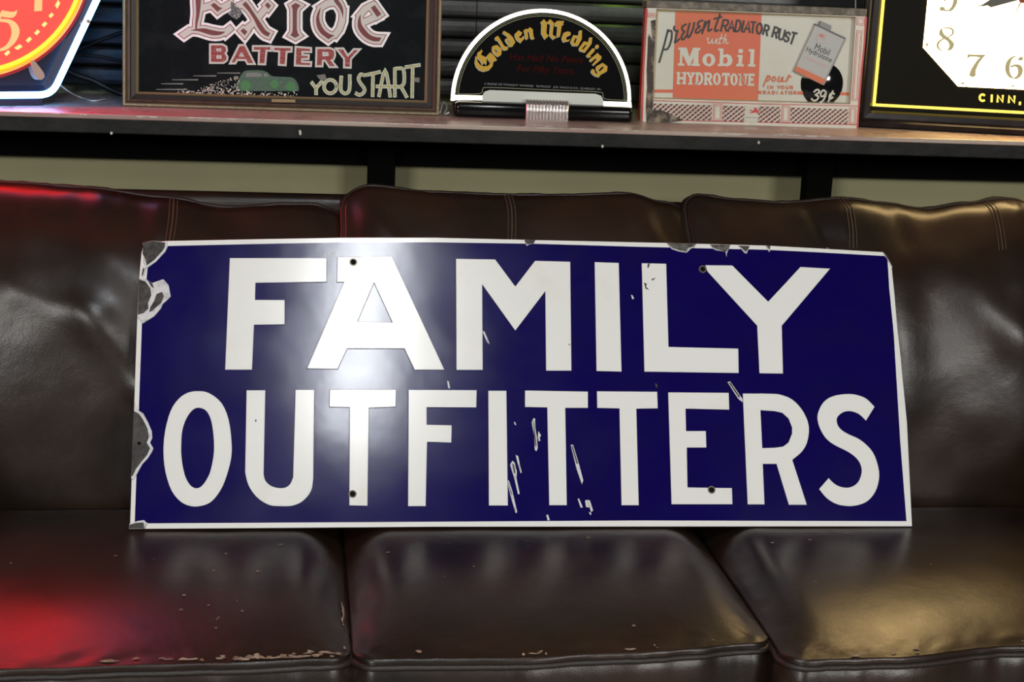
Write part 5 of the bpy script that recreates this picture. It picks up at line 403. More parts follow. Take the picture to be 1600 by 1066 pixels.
M['rustpatch'] = mat('rust_patch', (0.040, 0.026, 0.018), 0.6, var=((0.26, 0.20, 0.14), 55, 0.50, 0.66), bump=(90, 0.5, 'noise'))
M['yellowed'] = mat('yellowed_bevel', (0.55, 0.47, 0.29), 0.45)
# clocks
M['dial_white'] = mat('backlit_white_dial', (0.8, 0.78, 0.7), 0.4, emit=(1.0, 0.67, 0.27), es=14.0)
M['dial_num'] = mat('dial_numeral', (0.25, 0.22, 0.10), 0.5, emit=(0.42, 0.37, 0.20), es=0.5)
M['yellow_glow'] = mat('backlit_yellow_line', (0.8, 0.6, 0.1), 0.4, emit=(1.0, 0.70, 0.085), es=1.25)
M['clockblack'] = mat('clock_black_glass', (0.010, 0.009, 0.006), 0.2, spec=0.3)
M['hand'] = mat('clock_hand', (0.10, 0.10, 0.08), 0.5)
M['handred'] = mat('red_second_hand', (0.25, 0.05, 0.03), 0.5)
M['neon_blue'] = mat('blue_neon_tube', (0.8, 0.9, 1.0), 0.2, emit=(0.12, 0.42, 1.0), es=15.0)
M['neon_red'] = mat('backlit_red_dial', (0.6, 0.04, 0.03), 0.4, emit=(1.0, 0.0038, 0.0028), es=15.0)
M['neon_orange'] = mat('glowing_orange_rim', (0.8, 0.2, 0.02), 0.3, emit=(1.0, 0.07, 0.002), es=5.0)
M['neon_yellow'] = mat('glowing_yellow_rim', (0.9, 0.5, 0.05), 0.3, emit=(1.0, 0.26, 0.004), es=4.5)
M['dial_orange'] = mat('lit_orange_numeral', (0.8, 0.4, 0.2), 0.4, emit=(1.0, 0.33, 0.105), es=1.0)
M['square_glow'] = mat('lit_yellow_square', (0.8, 0.5, 0.2), 0.4, emit=(1.0, 0.50, 0.13), es=1.1)
M['navy'] = mat('navy_metal', (0.004, 0.0032, 0.011), 0.30, spec=0.5)
M['redcase'] = mat('red_dial_case', (0.25, 0.015, 0.02), 0.3)
M['clipmetal'] = mat('tan_metal_clip', (0.42, 0.33, 0.26), 0.45)

# ------------------------------------------------------------------ the setting
def structure(o):
    o['kind'] = 'structure'; return o
FL = -0.44
b = MB(); b.box(-3.2, 4.4, -6.0, 0.95, FL - 0.05, FL); structure(b.build('floor', M['floor']))
b = MB(); b.box(-3.2, 4.4, 0.80, 0.95, FL, 2.15); wall = structure(b.build('wall_back', M['wall']))
rnd = random.Random(5)
PITCH = 0.0376; zz = 0.5952; row = 0
prof = [(0.800, 0.0), (0.784, 0.0), (0.7775, 0.0015), (0.7755, 0.005), (0.775, 0.012), (0.7757, 0.022), (0.7770, 0.030), (0.7795, 0.0345), (0.786, 0.0360), (0.800, 0.0360)]
while zz < 1.75:
    if row in (3, 4): cuts = [-3.2, 0.5766, 4.4]
    else:
        c = -1.1 + rnd.random() * 0.5 if row % 2 else 2.3 + rnd.random() * 0.8
        cuts = [-3.2, c, 4.4]
    for a0, a1 in zip(cuts[:-1], cuts[1:]):
        n = len(prof); vs = [(x, y, zz + h) for x in (a0 + 0.0008, a1 - 0.0008) for y, h in prof]
        fs = [(i, i + 1, n + i + 1, n + i) for i in range(n - 1)] + [tuple(range(n)), tuple(range(n, 2 * n))]
        new_obj('plank', vs, fs, M['slat'], wall)
    zz += PITCH; row += 1

# ------------------------------------------------------------------ long display shelf
SH = 0.5813; SF = 0.380
shelf = thing('display_shelf', 'long black-edged wooden shelf with a worn top running along the wall behind the sofa', 'shelf', (0.6, 0.6, FL))
def rel(o, par):      # keep world placement under an unrotated parent
    o.parent = par; o.location = -Vector(par.location); return o
b = MB(); b.rbox(-2.2, 3.6, SF, 0.772, SH - 0.008, SH, 0.0018, 2); rel(b.build('top_board', M['shelftop']), shelf)
b = MB(); b.rbox(-2.2, 3.6, SF + 0.0005, 0.772, SH - 0.0315, SH - 0.0075, 0.002, 2); rel(b.build('front_edge', M['fascia']), shelf)
b = MB(); b.box(-2.2, 3.6, 0.735, 0.80, 0.467, SH - 0.0315); rel(b.build('ledger_board', M['ledger']), shelf)
for x0, x1 in ((-1.02, -0.97), (0.3745, 0.4255), (1.223, 1.2745), (2.4, 2.45)):
    b = MB(); b.rbox(x0, x1, 0.695, 0.735, FL, SH - 0.0315, 0.002, 1); rel(b.build('post', M['ledger']), shelf)
# chips of bare wood along the front edge of the top
b = MB(); rc = random.Random(11)
x = -0.6
while x < 2.0:
    L_ = 0.006 + rc.random() * 0.05; h = 0.0015 + rc.random() * 0.0025
    if rc.random() < 0.75:
        n = 7; top = [(x + L_ * i / n, SH - 0.0004) for i in range(n + 1)]
        bot = [(x + L_ * i / n, SH - h * (0.35 + 0.65 * rc.random())) for i in range(n, -1, -1)]
        b.prism([top + bot], SF - 0.0004, SF + 0.001, k=1.0)
    x += L_ + rc.random() * 0.05
for (cx, cz) in ((0.246, 0.5625), (0.757, 0.552), (1.03, 0.566), (0.2465, 0.559), (-0.06, 0.551)):
    b.prism([ell(cx, cz, 0.0022, 0.0028, 7)], SF - 0.0003, SF + 0.001, k=1.0)
o = rel(b.build('paint_chips', M['paintchip']), shelf); o['kind'] = 'stuff'

# ------------------------------------------------------------------ leather sofa
sofa = thing('leather_sofa', 'dark brown leather three-seat sofa with piped cushions, under the long shelf', 'sofa', (0.60, 0.0, FL))
def rrect(hx, hy, r, nside=26, ncor=8):
    """closed loop of a rounded rectangle, starting at the middle of nothing in particular, CCW"""
    r = max(min(r, hx * 0.98, hy * 0.98), 0.0005); pts = []
    cs = [(hx - r, -hy + r, -90), (hx - r, hy - r, 0), (-hx + r, hy - r, 90), (-hx + r, -hy + r, 180)]
    for ci, (cx, cy, a0) in enumerate(cs):
        for i in range(ncor + 1):
            a = math.radians(a0 + 90 * i / ncor); pts.append((cx + r * math.cos(a), cy + r * math.sin(a)))
        nx_, ny_, na = cs[(ci + 1) % 4]
        p = pts[-1]; a = math.radians(na); q = (nx_ + r * math.cos(a), ny_ + r * math.sin(a))
        for i in range(1, nside): pts.append((p[0] + (q[0] - p[0]) * i / nside, p[1] + (q[1] - p[1]) * i / nside))
    return pts
INS = [0.0, 0.003, 0.007, 0.012, 0.018, 0.025, 0.033, 0.042, 0.052, 0.063, 0.074, 0.086, 0.098, 0.110, 0.122, 0.135, 0.148, 0.161, 0.174, 0.188, 0.202, 0.216, 0.230, 0.244, 0.256, 0.266, 0.274, 0.281]
def lerp_pts(pts, x):
    if x <= pts[0][0]: return pts[0][1]
    for (a, va), (b_, vb) in zip(pts, pts[1:]):
        if x <= b_: t = (x - a) / (b_ - a); t = t * t * (3 - 2 * t); return va + (vb - va) * t
    return pts[-1][1]
def fall(d, D, p): return 1 - (1 - min(max(d, 0) / D, 1)) ** p
def surf(hx, hy, crown, Dx, Dyf, Dyb, seed, lump, pucker):
    """height of a stuffed cushion face above its piping, as a smooth product of edge roll-offs plus lumps and folds"""
    def off(x, y, s_, a): return noise.noise(Vector((x * s_ + seed * 7.1, y * s_, seed * 3.3))) * a
    def h(x, y):
        dx = hx - abs(x); bul = fall(dx, Dx, 2.2) * fall(y + hy, Dyf, 2.0) * fall(hy - y, Dyb, 2.0)
        d = min(dx, y + hy, hy - y); e = math.exp(-((d - 0.020) / 0.016) ** 2)
        big = min(1.0, max(d, 0) / 0.05)
        return crown * bul + off(x, y, 4.0, lump) * bul + off(x * 1.6, y * 0.7, 62, pucker) * e + off(x, y, 16, lump * 0.35) * bul + fold(seed, x, y) * big
    return h
def pillow(name, hx, hy, r, h, thick, warp, seed, m, parent, pucker=0.0016, nside=44):
    loops = []
    def off(x, y, s_, a): return noise.noise(Vector((x * s_ + seed * 7.1, y * s_, seed * 3.3))) * a
    for dz, d in ((-thick, 0.012), (-thick * 0.8, 0.0), (-thick * 0.55, -0.006), (-thick * 0.3, -0.0085), (-thick * 0.2, -0.0070), (-thick * 0.13, -0.0042), (-0.010, -0.0012), (-0.005, 0.0012)):
        pk = pucker * (1.5 if dz > -thick * 0.5 else 0.3)
        l = rrect(hx - d, hy - d, r - d, nside)
        loops.append([warp(x, y, dz, 0) for x, y in [(x + off(x, y, 50, pk), y + off(y, x + 3, 50, pk)) for x, y in l]])
    for d in INS:
        if d > min(hx, hy) - 0.004: break
        loops.append([warp(x, y, h(x, y) * min(1.0, (d + 0.002) / 0.006), d) for x, y in rrect(hx - d, hy - d, max(r - d, 0.010), nside)])
    b = MB(); b.loops(loops); n = len(loops[0]); k = len(b.v)
    b.f.append(tuple(range(k - n, k))); b.f.append(tuple(range(n))); b.fm += [0, 0]
    o = b.build(name, m, None, smooth=True); rel(o, parent)
    return o, loops
FOLDS = {11: [((-0.19, 0.09), (-0.08, 0.05), 0.007, 0.040), ((-0.08, 0.05), (0.0, -0.06), 0.008, 0.034), ((0.0, -0.06), (0.03, -0.13), 0.005, 0.026), ((-0.06, 0.15), (-0.02, 0.11), 0.005, 0.035),
              ((-0.135, 0.27), (-0.13, 0.22), 0.003, 0.010), ((-0.08, 0.27), (-0.075, 0.23), 0.003, 0.011), ((-0.02, 0.27), (-0.02, 0.21), -0.003, 0.010), ((0.02, 0.27), (0.015, 0.19), 0.004, 0.012)],
         13: [((-0.10, 0.265), (-0.08, 0.19), -0.004, 0.013), ((-0.05, 0.27), (-0.04, 0.20), 0.003, 0.012), ((0.05, 0.265), (0.06, 0.19), -0.004, 0.013), ((0.13, 0.14), (0.25, 0.02), 0.007, 0.035), ((0.03, 0.12), (0.05, -0.08), 0.006, 0.035)],
         12: [((-0.25, 0.22), (-0.20, 0.16), 0.004, 0.016), ((0.20, 0.22), (0.25, 0.16), 0.004, 0.016)]}
def fold(seed, x, y):
    r = 0.0
    for (ax, ay), (bx, by), amp, wd in FOLDS.get(seed, []):
        dx, dy = bx - ax, by - ay; t = max(0, min(1, ((x - ax) * dx + (y - ay) * dy) / (dx * dx + dy * dy)))
        d2 = (x - ax - t * dx) ** 2 + (y - ay - t * dy) ** 2; r += amp * math.exp(-d2 / (wd * wd))
    return r
def child_rel(b, name, m, par, smooth=True):
    o = b.build(name, m, None, smooth); o.parent = par; o.location = (0, 0, 0); return o

HXS = [0.3095, 0.2845, 0.3095]
SEATS = [(0.0075, [(-0.25, -0.417), (-0.11, -0.412), (0.12, -0.404), (0.31, -0.394)]),
         (0.6035, [(0.33, -0.398), (0.52, -0.401), (0.69, -0.387), (0.885, -0.362)]),
         (1.1995, [(0.90, -0.420), (1.03, -0.417), (1.22, -0.384), (1.45, -0.37)])]
ZW = -0.036
scuffs = {0: 46, 1: 9, 2: 8}
for si, (cx, front) in enumerate(SEATS):
    yb = 0.165; hy = 0.29; HX = HXS[si]
    def warp(x, y, z, d, cx=cx, front=front):
        yf = lerp_pts(front, cx + x); t = (y + hy) / (2 * hy)
        return (cx + x, yf + (yb - yf) * t, ZW + z)
    h = surf(HX, hy, 0.0350, 0.075, 0.27, 0.08, si + 1, 0.0015, 0.0022)
    o, loops = pillow('seat_cushion', HX, hy, 0.030, h, 0.135, warp, si + 1, M['leather'], sofa, 0.0022)
    b = MB(); b.tube([(p[0], p[1], p[2] - 0.001) for p in loops[6]], 0.0045, 7, True); child_rel(b, 'piping', M['piping'], o)
    # patches where the colour has rubbed off, mostly along the front piping
    b = MB(); rs = random.Random(40 + si)
    def patch(u, v, su, sv, n_):
        poly = []
        for j in range(n_):
            a = 2 * math.pi * j / n_; rr = 0.55 + 0.6 * rs.random()
            pu, pv = u + su * rr * math.cos(a), max(v + sv * rr * math.sin(a), -hy + 0.001)
            poly.append(warp(pu, pv, h(pu, pv) + 0.0016, 1))
        c = warp(u, v, h(u, v) + 0.0018, 1)
        b.add(poly + [c], [(j, (j + 1) % n_, n_) for j in range(n_)])
    for k in range(scuffs[si]):
        if si == 0: xx = -0.015 + 0.31 * rs.random() ** 0.6
        else: xx = -0.26 + 0.52 * rs.random()
        sc_ = 1.0 if si == 0 else 0.6
        patch(xx, -hy + 0.006 + 0.010 * rs.random() ** 2, (0.003 + 0.014 * rs.random() ** 2) * sc_, 0.0010 + 0.0024 * rs.random(), 9)
    for k in range({0: 30, 1: 7, 2: 10}[si]):
        u = (rs.random() * 2 - 1) * (HX - 0.05); v = -hy + 0.05 + rs.random() * 0.34
        L_ = 0.0012 + 0.0022 * rs.random()
        if si == 0 and k % 3 == 0: patch(HX - 0.006 - 0.004 * rs.random(), -hy + 0.03 + rs.random() * 0.17, 0.0016, 0.004 + 0.008 * rs.random(), 7)
        else: patch(u, v, L_ * 1.3, L_, 6)
    s_ = child_rel(b, 'worn_patches', M['scuff'], o, False); s_['kind'] = 'stuff'

BTOP = [[(-0.25, 0.486), (-0.217, 0.484), (-0.10, 0.479), (0.028, 0.466), (0.127, 0.452), (0.228, 0.459), (0.265, 0.460), (0.30, 0.455)],
        [(0.325, 0.486), (0.36, 0.493), (0.463, 0.485), (0.588, 0.483), (0.693, 0.485), (0.80, 0.490), (0.852, 0.478)],
        [(0.88, 0.488), (0.907, 0.492), (0.99, 0.484), (1.06, 0.481), (1.18, 0.491), (1.25, 0.484), (1.316, 0.476), (1.40, 0.488), (1.461, 0.498)]]
SEAM = [[0.043], [0.589], [1.165, 1.425]]
PROF = [(-0.05, 0.150), (0.05, 0.154), (0.15, 0.162), (0.25, 0.179), (0.33, 0.203), (0.385, 0.231), (0.425, 0.264), (0.455, 0.295), (0.474, 0.330)]
PL = [0.0]
for (a0, a1), (c0, c1) in zip(PROF[:-1], PROF[1:]): PL.append(PL[-1] + math.hypot(c0 - a0, c1 - a1))
BH = PL[-1]
def prof_at(s_):
    """point and outward normal (z, y) on the side profile of a back cushion, s_ measured up from its foot"""
    s_ = max(0.0, min(BH, s_)); k = max(i for i in range(len(PL) - 1) if PL[i] <= s_ + 1e-9)
    g = lambda i: Vector(PROF[max(0, min(len(PROF) - 1, i))]); t = (s_ - PL[k]) / (PL[k + 1] - PL[k])
    p0, p1, p2, p3 = g(k - 1), g(k), g(k + 1), g(k + 2)
    q = 0.5 * ((2 * p1) + (p2 - p0) * t + (2 * p0 - 5 * p1 + 4 * p2 - p3) * t * t + (3 * p1 - p0 - 3 * p2 + p3) * t ** 3)
    d = (0.5 * ((p2 - p0) + 2 * (2 * p0 - 5 * p1 + 4 * p2 - p3) * t + 3 * (3 * p1 - p0 - 3 * p2 + p3) * t * t)).normalized()
    return q, d
for si, (cx, _) in enumerate(SEATS):
    top = BTOP[si]; hy = BH / 2; HX = HXS[si]
    def warp(x, y, z, d, cx=cx, top=top, hy=hy):
        q, dr = prof_at(y + hy); ov = (y + hy) - max(0.0, min(BH, y + hy))
        zt = lerp_pts(top, cx + x) - 0.012; k = (zt + 0.05) / (PROF[-1][0] + 0.05)
        if z < 0:                                   # boxing runs straight back into the frame
            return (cx + x, q[1] + dr[1] * ov - z * 0.9, -0.05 + (q[0] + dr[0] * ov + 0.05) * k + z * 0.25)
        return (cx + x, q[1] - z * dr[0] + dr[1] * ov, -0.05 + (q[0] + 0.05 + dr[0] * ov) * k + z * dr[1])
    h = surf(HX, hy, 0.012, 0.085, 0.05, 0.05, si + 11, 0.005, 0.0018)
    o, loops = pillow('back_cushion', HX, hy, 0.045, h, 0.04, warp, si + 11, M['leather'], sofa, 0.0018)
    b = MB(); b.tube([p for p in loops[6]], 0.0046, 7, True); child_rel(b, 'piping', M['piping'], o)
    for sx in SEAM[si]:
        b = MB()
        for dx in (-0.006, 0.0, 0.006):
            pts = []
            for i in range(16):
                d = 0.004 + 0.115 * i / 15; x = sx - cx + dx + 0.003 * math.sin(d * 30); y = hy - d
                pts.append(warp(x, y, h(x, y) + 0.0004, d))
            b.tube(pts, 0.0009 if dx else 0.0014, 5)
        child_rel(b, 'seam', M['stitch'], o)
b = MB(); b.rbox(-0.312, 1.52, -0.40, 0.30, FL + 0.08, -0.160, 0.015, 3); rel(b.build('base_frame', M['leather'], None, True), sofa)
b = MB(); b.rbox(-0.51, 1.72, 0.342, 0.3775, FL + 0.08, 0.462, 0.015, 4); rel(b.build('back_frame', M['leather'], None, True), sofa)
for x0, x1 in ((-0.51, -0.312), (1.519, 1.718)):
    b = MB(); b.rbox(x0, x1, -0.42, 0.325, FL + 0.08, 0.17, 0.06, 5); rel(b.build('arm', M['leather'], None, True), sofa)
for x in (-0.46, 1.67):
    for y in (-0.37, 0.32):
        b = MB(); b.tube([(x, y, FL), (x, y, FL + 0.09)], 0.028, 14); rel(b.build('foot', M['woodfoot'], None), sofa)

# ------------------------------------------------------------------ enamel sign leaning on the cushions
S = DATA['sign']
sign = thing('enamel_sign', 'long chipped cobalt blue enamel sign with two rows of raised white capitals, leaning on sofa', 'sign', (0, 0, 0.0012), (-0.4816, 0, 0.0041))
prism_obj('steel_sheet', S['outline'][0], 0.0, 0.0022, M['steel'], sign)
prism_obj('white_border', S['outline'][0], -0.0007, 0.0, M['white_enamel'], sign, bevel=0.0006)
prism_obj('blue_field', S['field'][0], -0.0013, -0.0006, M['blue_enamel'], sign)
for rings in S['letters']:
    b = MB(); b.prism(rings, -0.0034, -0.0026, bevel=0.0007); o = b.build('letter', M['white_enamel'], sign)
    b = MB(); b.prism(rings, -0.0028, -0.0010, grow=0.0007, bevel=0.0007); b.build('embossed_edge', M['blue_edge'], o)
for i, (fr, dk) in enumerate(zip(S['fringe'], S['dark'])):
    o = prism_obj('enamel_chip', fr, -0.0022, -0.0005, M['fringe'], sign, bevel=0.0008)
    b = MB()
    for d in dk: b.prism(d, -0.0026, -0.0010)
    b.build('bare_steel', M['steel'] if i < 6 else M['rusty'], o)
for (x, z) in S['holes']:
    b = MB(); disc_y(x / 1000, z / 1000, 0.0062, -0.0042, -0.0020, b, 18, 0, 0.0044); o = b.build('mounting_hole', M['brass'], sign)
    b = MB(); disc_y(x / 1000, z / 1000, 0.0046, -0.0040, -0.0010, b, 16); b.build('hole_core', M['hole'], o)
b = MB(); x, z = S['tack'][0]; disc_y(x / 1000, z / 1000, 0.0027, -0.0029, -0.001, b, 12); b.build('nail_hole', M['hole'], sign)
for rings in S['scratch']: prism_obj('scratch', rings, -0.0019, -0.0010, M['fringe'], sign)
for rings in S['scratchcore']: prism_obj('bare_mark', rings, -0.0037, -0.0010, M['steel'], sign)

# ------------------------------------------------------------------ mirrored battery sign in a wood frame
E = DATA['ex']
EW, EH = 0.548, 0.405
ex = thing('framed_glass_sign', 'black mirrored glass sign in brown wooden frame, maroon lettering and green car, on shelf', 'sign', (-0.0574, 0.5352, SH), (-0.1101, 0, -0.0044))
for nm, m, prof in (('outer_bead', 'olive', [(0, 0.030), (0, -0.001), (0.002, -0.004), (0.0045, -0.004), (0.0065, -0.001)]),
                    ('frame_moulding', 'brownmould', [(0.0065, -0.001), (0.009, -0.0025), (0.0125, -0.001), (0.0145, 0.003)]),
                    ('inner_moulding', 'darkmould', [(0.0145, 0.003), (0.018, 0.0045), (0.0215, 0.006)]),
                    ('gilt_fillet', 'gilt', [(0.0215, 0.006), (0.023, 0.0045), (0.0255, 0.006), (0.0265, 0.012)])):
    b = MB(); frame_rings(b, 0, 0, EW, EH, prof); b.v = [(x, y, z + (max(y, 0) * 0.112 if z < 0.002 else 0)) for x, y, z in b.v]; b.build(nm, M[m], ex)
b = MB(); b.box(0.010, EW - 0.010, 0.012, 0.028, 0.010, EH - 0.010); b.build('glass_panel', M['glass_black'], ex)
for ch in 'EXIDe':
    cores = E.get('core_' + ch, []); links = E.get('link_' + ch, [])
    b = MB()
    for r in cores + links: b.prism(r, 0.0114, 0.0122, grow=0.0100)
    o = b.build('letter', M['silver'], ex)
    b = MB()
    for r in cores + links: b.prism(r, 0.0109, 0.0115, grow=0.0058)
    b.build('red_outline', M['redfoil'], o)
    b = MB()
    for r in cores + links: b.prism(r, 0.0104, 0.0111, grow=0.0044)
    b.build('cream_inline', M['cream'], o)
    b = MB()
    for r in cores: b.prism(r, 0.0099, 0.0107)
    b.build('maroon_core', M['maroon'], o)
for r in E['battery']:
    b = MB(); b.prism(r, 0.0112, 0.0122, grow=0.0034); o = b.build('small_letter', M['cream'], ex)
    b = MB(); b.prism(r, 0.0106, 0.0113); b.build('red_core', M['redfoil'], o)
b = MB(); c = MB()
for l in E['youstart']: b.ribbon(l, 0.0064, 0.0112, 0.0122); c.ribbon(l, 0.0017, 0.0108, 0.0113)
o = b.build('slogan_lettering', M['mint'], ex); c.build('gold_inline', M['gold_line'], o)
car = prism_obj('car_picture', E['car_body'][0], 0.0115, 0.0122, M['cargreen'], ex)
b = MB(); [b.prism(r, 0.0111, 0.0116) for r in E['car_win']]; b.build('car_window', M['streak'], car)
for r in E['car_wheel']: prism_obj('car_wheel', r, 0.0111, 0.0116, M['wheelgreen'], car)
b = MB(); [b.prism(r, 0.0109, 0.0122) for r in E['speck']]; o = b.build('foil_specks', M['glint'], ex); o['kind'] = 'stuff'
b = MB(); [b.prism(r, 0.0113, 0.0122) for r in E['streak']]; b.build('speed_lines', M['streak'], ex)
prism_obj('maker_plate', E['plate'][0], -0.0015, 0.004, M['gilt'], ex)
prism_obj('shattered_patch', E['sparkdark'][0], 0.0100, 0.0121, M['broken'], ex)
b = MB(); [b.prism(r, 0.0103, 0.0121) for r in E['tape']]; b.build('tape_scrap', M['oldtape'], ex)

# ------------------------------------------------------------------ arched edge-lit glass sign
G = DATA['gw']
gw = thing('arched_glass_sign', 'half-round black glass sign with glowing white edge, gold blackletter writing and black base', 'sign', (0.5108, 0.53, SH), (0, 0, -0.0186))
CX, CZ, RR = 0.160, 0.0315, 0.1605
arch = [(CX + RR, 0.0275)] + ell(CX, CZ, RR, RR, 49, 0, 180, True) + [(CX - RR, 0.0275)]
b = MB(); b.prism([arch], 0.0, 0.008, k=1.0); b.build('glass_plate', M['black_gloss'], gw)
inn = [(CX + RR - 0.0058, 0.0275)] + ell(CX, CZ, RR - 0.0058, RR - 0.0058, 49, 0, 180, True) + [(CX - RR + 0.0058, 0.0275)]
out = [(CX + RR + 0.0002, 0.0275)] + ell(CX, CZ, RR + 0.0002, RR + 0.0002, 49, 0, 180, True) + [(CX - RR - 0.0006, 0.0275)]
n = len(inn); b = MB()
b.add([(x, y, z) for y in (-0.0012, 0.0085) for x, z in out + inn], [f for i in range(n - 1) for f in ((i, i + 1, n + i + 1, n + i), (2 * n + i, 3 * n + i, 3 * n + i + 1, 2 * n + i + 1), (i, 2 * n + i, 2 * n + i + 1, i + 1), (n + i, n + i + 1, 3 * n + i + 1, 3 * n + i))])
for key in ('glowl', 'glowr'): b.prism(G[key][0], -0.0012, 0.001)
b.build('lit_edge', M['edge_glow'], gw)
b = MB()
for rad, wd in ((RR - 0.0088, 0.0007), (RR - 0.0118, 0.0010)):
    pts = ell(CX, CZ, rad, rad, 50, 3, 177, True); b.ribbon(pts, wd, -0.0006, 0.0005, k=1.0)
for l in G['line']: b.ribbon(l, 1.0e-3, -0.0006, 0.0005)
b.build('border_line', M['linegreen'], gw)
prism_obj('frosted_panel', G['panel'][0], -0.0008, 0.0005, M['frost'], gw)
for r in G['gold']:
    sh = [[(x - 0.9, z - 1.3) for x, z in q] for q in r]
    b = MB(); b.prism(r, -0.0012, 0.0003); o = b.build('gold_letter', M['goldtext'], gw)
    b = MB(); b.prism(sh, -0.0006, 0.0003); b.build('letter_shadow', M['palegrey'], o)
text_obj('red_writing', 'Has Had No Peers', G['t1'][0], G['t1'][1], -0.0007, M['dimred'], gw, 0.22, 17)
text_obj('red_writing', 'For Fifty Years.', G['t2'][0], G['t2'][1], -0.0007, M['dimred'], gw, 0.22, 17)
text_obj('small_writing', 'A BLEND OF STRAIGHT WHISKIES   90 PROOF   JOS. FINCH & CO., SCHENLEY, PA.', G['t3'][0], G['t3'][1], -0.0007, M['smallwhite'], gw, 0, 5.0)
b = MB(); b.rbox(0.003, 0.3235, -0.018, 0.032, 0.0, 0.0275, 0.009, 4); b.build('base', M['bakelite'], gw, True)
b = MB()
NR = 13; cw = (0.2065 - 0.1305) / NR
for i in range(NR):
    x0 = 0.1305 + i * cw; xc = x0 + cw / 2
    pr = [(-0.0215, 0.0), (-0.0225, 0.012), (-0.0225, 0.026), (-0.017, 0.0335), (-0.006, 0.0355), (0.012, 0.0345), (0.02, 0.030)]
    loops_ = []
    for j, dx, dp in ((0, 0.0, 0.0022), (1, cw * 0.2, 0.0004), (2, cw * 0.5, 0.0), (3, cw * 0.8, 0.0004), (4, cw, 0.0022)):
        loops_.append([(x0 + dx, y + (dp if k < 3 else dp * 0.5), max(z - (dp if k >= 3 else 0), 0)) for k, (y, z) in enumerate(pr)])
    m_ = len(pr); b.add([p for l in loops_ for p in l], [(a * m_ + k, a * m_ + k + 1, (a + 1) * m_ + k + 1, (a + 1) * m_ + k) for a in range(4) for k in range(m_ - 1)])
b.build('ribbed_clip', M['chrome'], gw, True)

# ------------------------------------------------------------------ tin advertising sign
T_ = DATA['mo']
mo = thing('tin_sign', 'cream and orange tin sign with red lattice border and picture of can, rusted left side', 'sign', (0.8557, 0.5381, SH), (-0.0409, 0, -0.0184))
b = MB(); b.box(0.001, 0.4005, 0.014, 0.040, 0.0, 0.213); b.build('case', M['tinred'], mo)
b = MB(); b.prism([rect(0, 0, 401.0, 201.5), T_['opening'][0][0]], 0.0, 0.015); b.build('front_frame', M['tincream'], mo)
b = MB(); b.rbox(-0.0018, 0.4025, -0.0015, 0.041, 0.2008, 0.2150, 0.002, 2); b.build('top_rail', M['rail'], mo)
prism_obj('picture_panel', T_['panel'][0], 0.012, 0.0145, M['tinpanel'], mo, grow=0.001)
op = T_['opening'][0][0]
pq = T_['panel'][0][0]
b = MB(); b.loops([[(x / 1000, 0.0006, z / 1000) for x, z in offset(orient(op, True), -0.3)], [(x / 1000, 0.0116, z / 1000) for x, z in offset(orient(pq, True), -0.5)]]); b.build('bevel', M['yellowed'], mo)
prism_obj('orange_block', T_['orange'][0], 0.0114, 0.0124, M['orange'], mo)
for r in T_['orange'][1:]: prism_obj('orange_stripe', r, 0.0114, 0.0124, M['orange'], mo)
b = MB(); [b.ribbon(l, 0.0033, 0.0106, 0.0116) for l in T_['script']]; b.build('script_lettering', M['ink'], mo)
b = MB(); [b.ribbon(l, 0.0034, 0.0106, 0.0116) for l in T_['caps']]; b.build('capital_lettering', M['ink'], mo)
b = MB(); [b.prism(r, 0.0106, 0.0116) for r in T_['white']]; [b.ribbon(l, 0.0046, 0.0102, 0.0115) for l in T_['slab']]; b.build('slab_lettering', M['tinpanel'], mo)
b = MB(); [b.ribbon(l, 0.0017, 0.0106, 0.0116) for l in T_['with']]; b.build('small_script', M['tinpanel'], mo)
b = MB(); [b.ribbon(l, 0.0025, 0.0106, 0.0116) for l in T_['pour']]; [b.ribbon(l, 0.0016, 0.0106, 0.0116) for l in T_['small']]; b.build('orange_lettering', M['orange'], mo)
ring = orient(T_['ball'][0][0], True); cxb = sum(p[0] for p in ring) / len(ring); czb = sum(p[1] for p in ring) / len(ring)
b = MB(); lo = []
for f in (1.0, 0.97, 0.9, 0.78, 0.62, 0.42, 0.2, 0.02):
    lo.append([((cxb + (x - cxb) * f) / 1000, 0.0118 - 0.0055 * (1 - f * f), (czb + (z - czb) * f) / 1000) for x, z in ring])
b.loops(lo); b.build('price_ball', M['black_gloss'], mo, True)
b = MB(); [b.ribbon(l, 0.0031, 0.0042, 0.0052) for l in T_['cents']]; b.build('price_lettering', M['tinpanel'], mo)
can = prism_obj('can_picture', T_['can'][0], 0.0035, 0.0120, M['cangrey'], mo)
prism_obj('can_rim', T_['canrim'][0], 0.0028, 0.0120, M['canrim'], can)
prism_obj('can_cap', T_['cancap'][0], 0.0030, 0.0120, M['canshadow'], can)
prism_obj('can_stripe', T_['canstripe'][0], 0.0029, 0.0040, M['orange'], can)
prism_obj('can_edge', T_['canside'][0], 0.0027, 0.0040, M['canshadow'], can)
prism_obj('horse_emblem', T_['pegcan'][0], 0.0028, 0.0036, M['orange'], can)
b = MB(); sh = T_['canshield']; b.ribbon(sh + sh[:1], 0.0006, 0.0030, 0.0036); [b.ribbon(l, 0.0007, 0.0030, 0.0036) for l in T_['canline']]; b.build('can_fine_print', M['pinkish'], can)
text_obj('can_writing', 'Mobil', T_['can1'][0], T_['can1'][1], 0.0029, M['ink'], can, 0, 17)
text_obj('can_writing', 'Hydrotone', T_['can2'][0], T_['can2'][1], 0.0029, M['ink'], can, 0, 13.5)
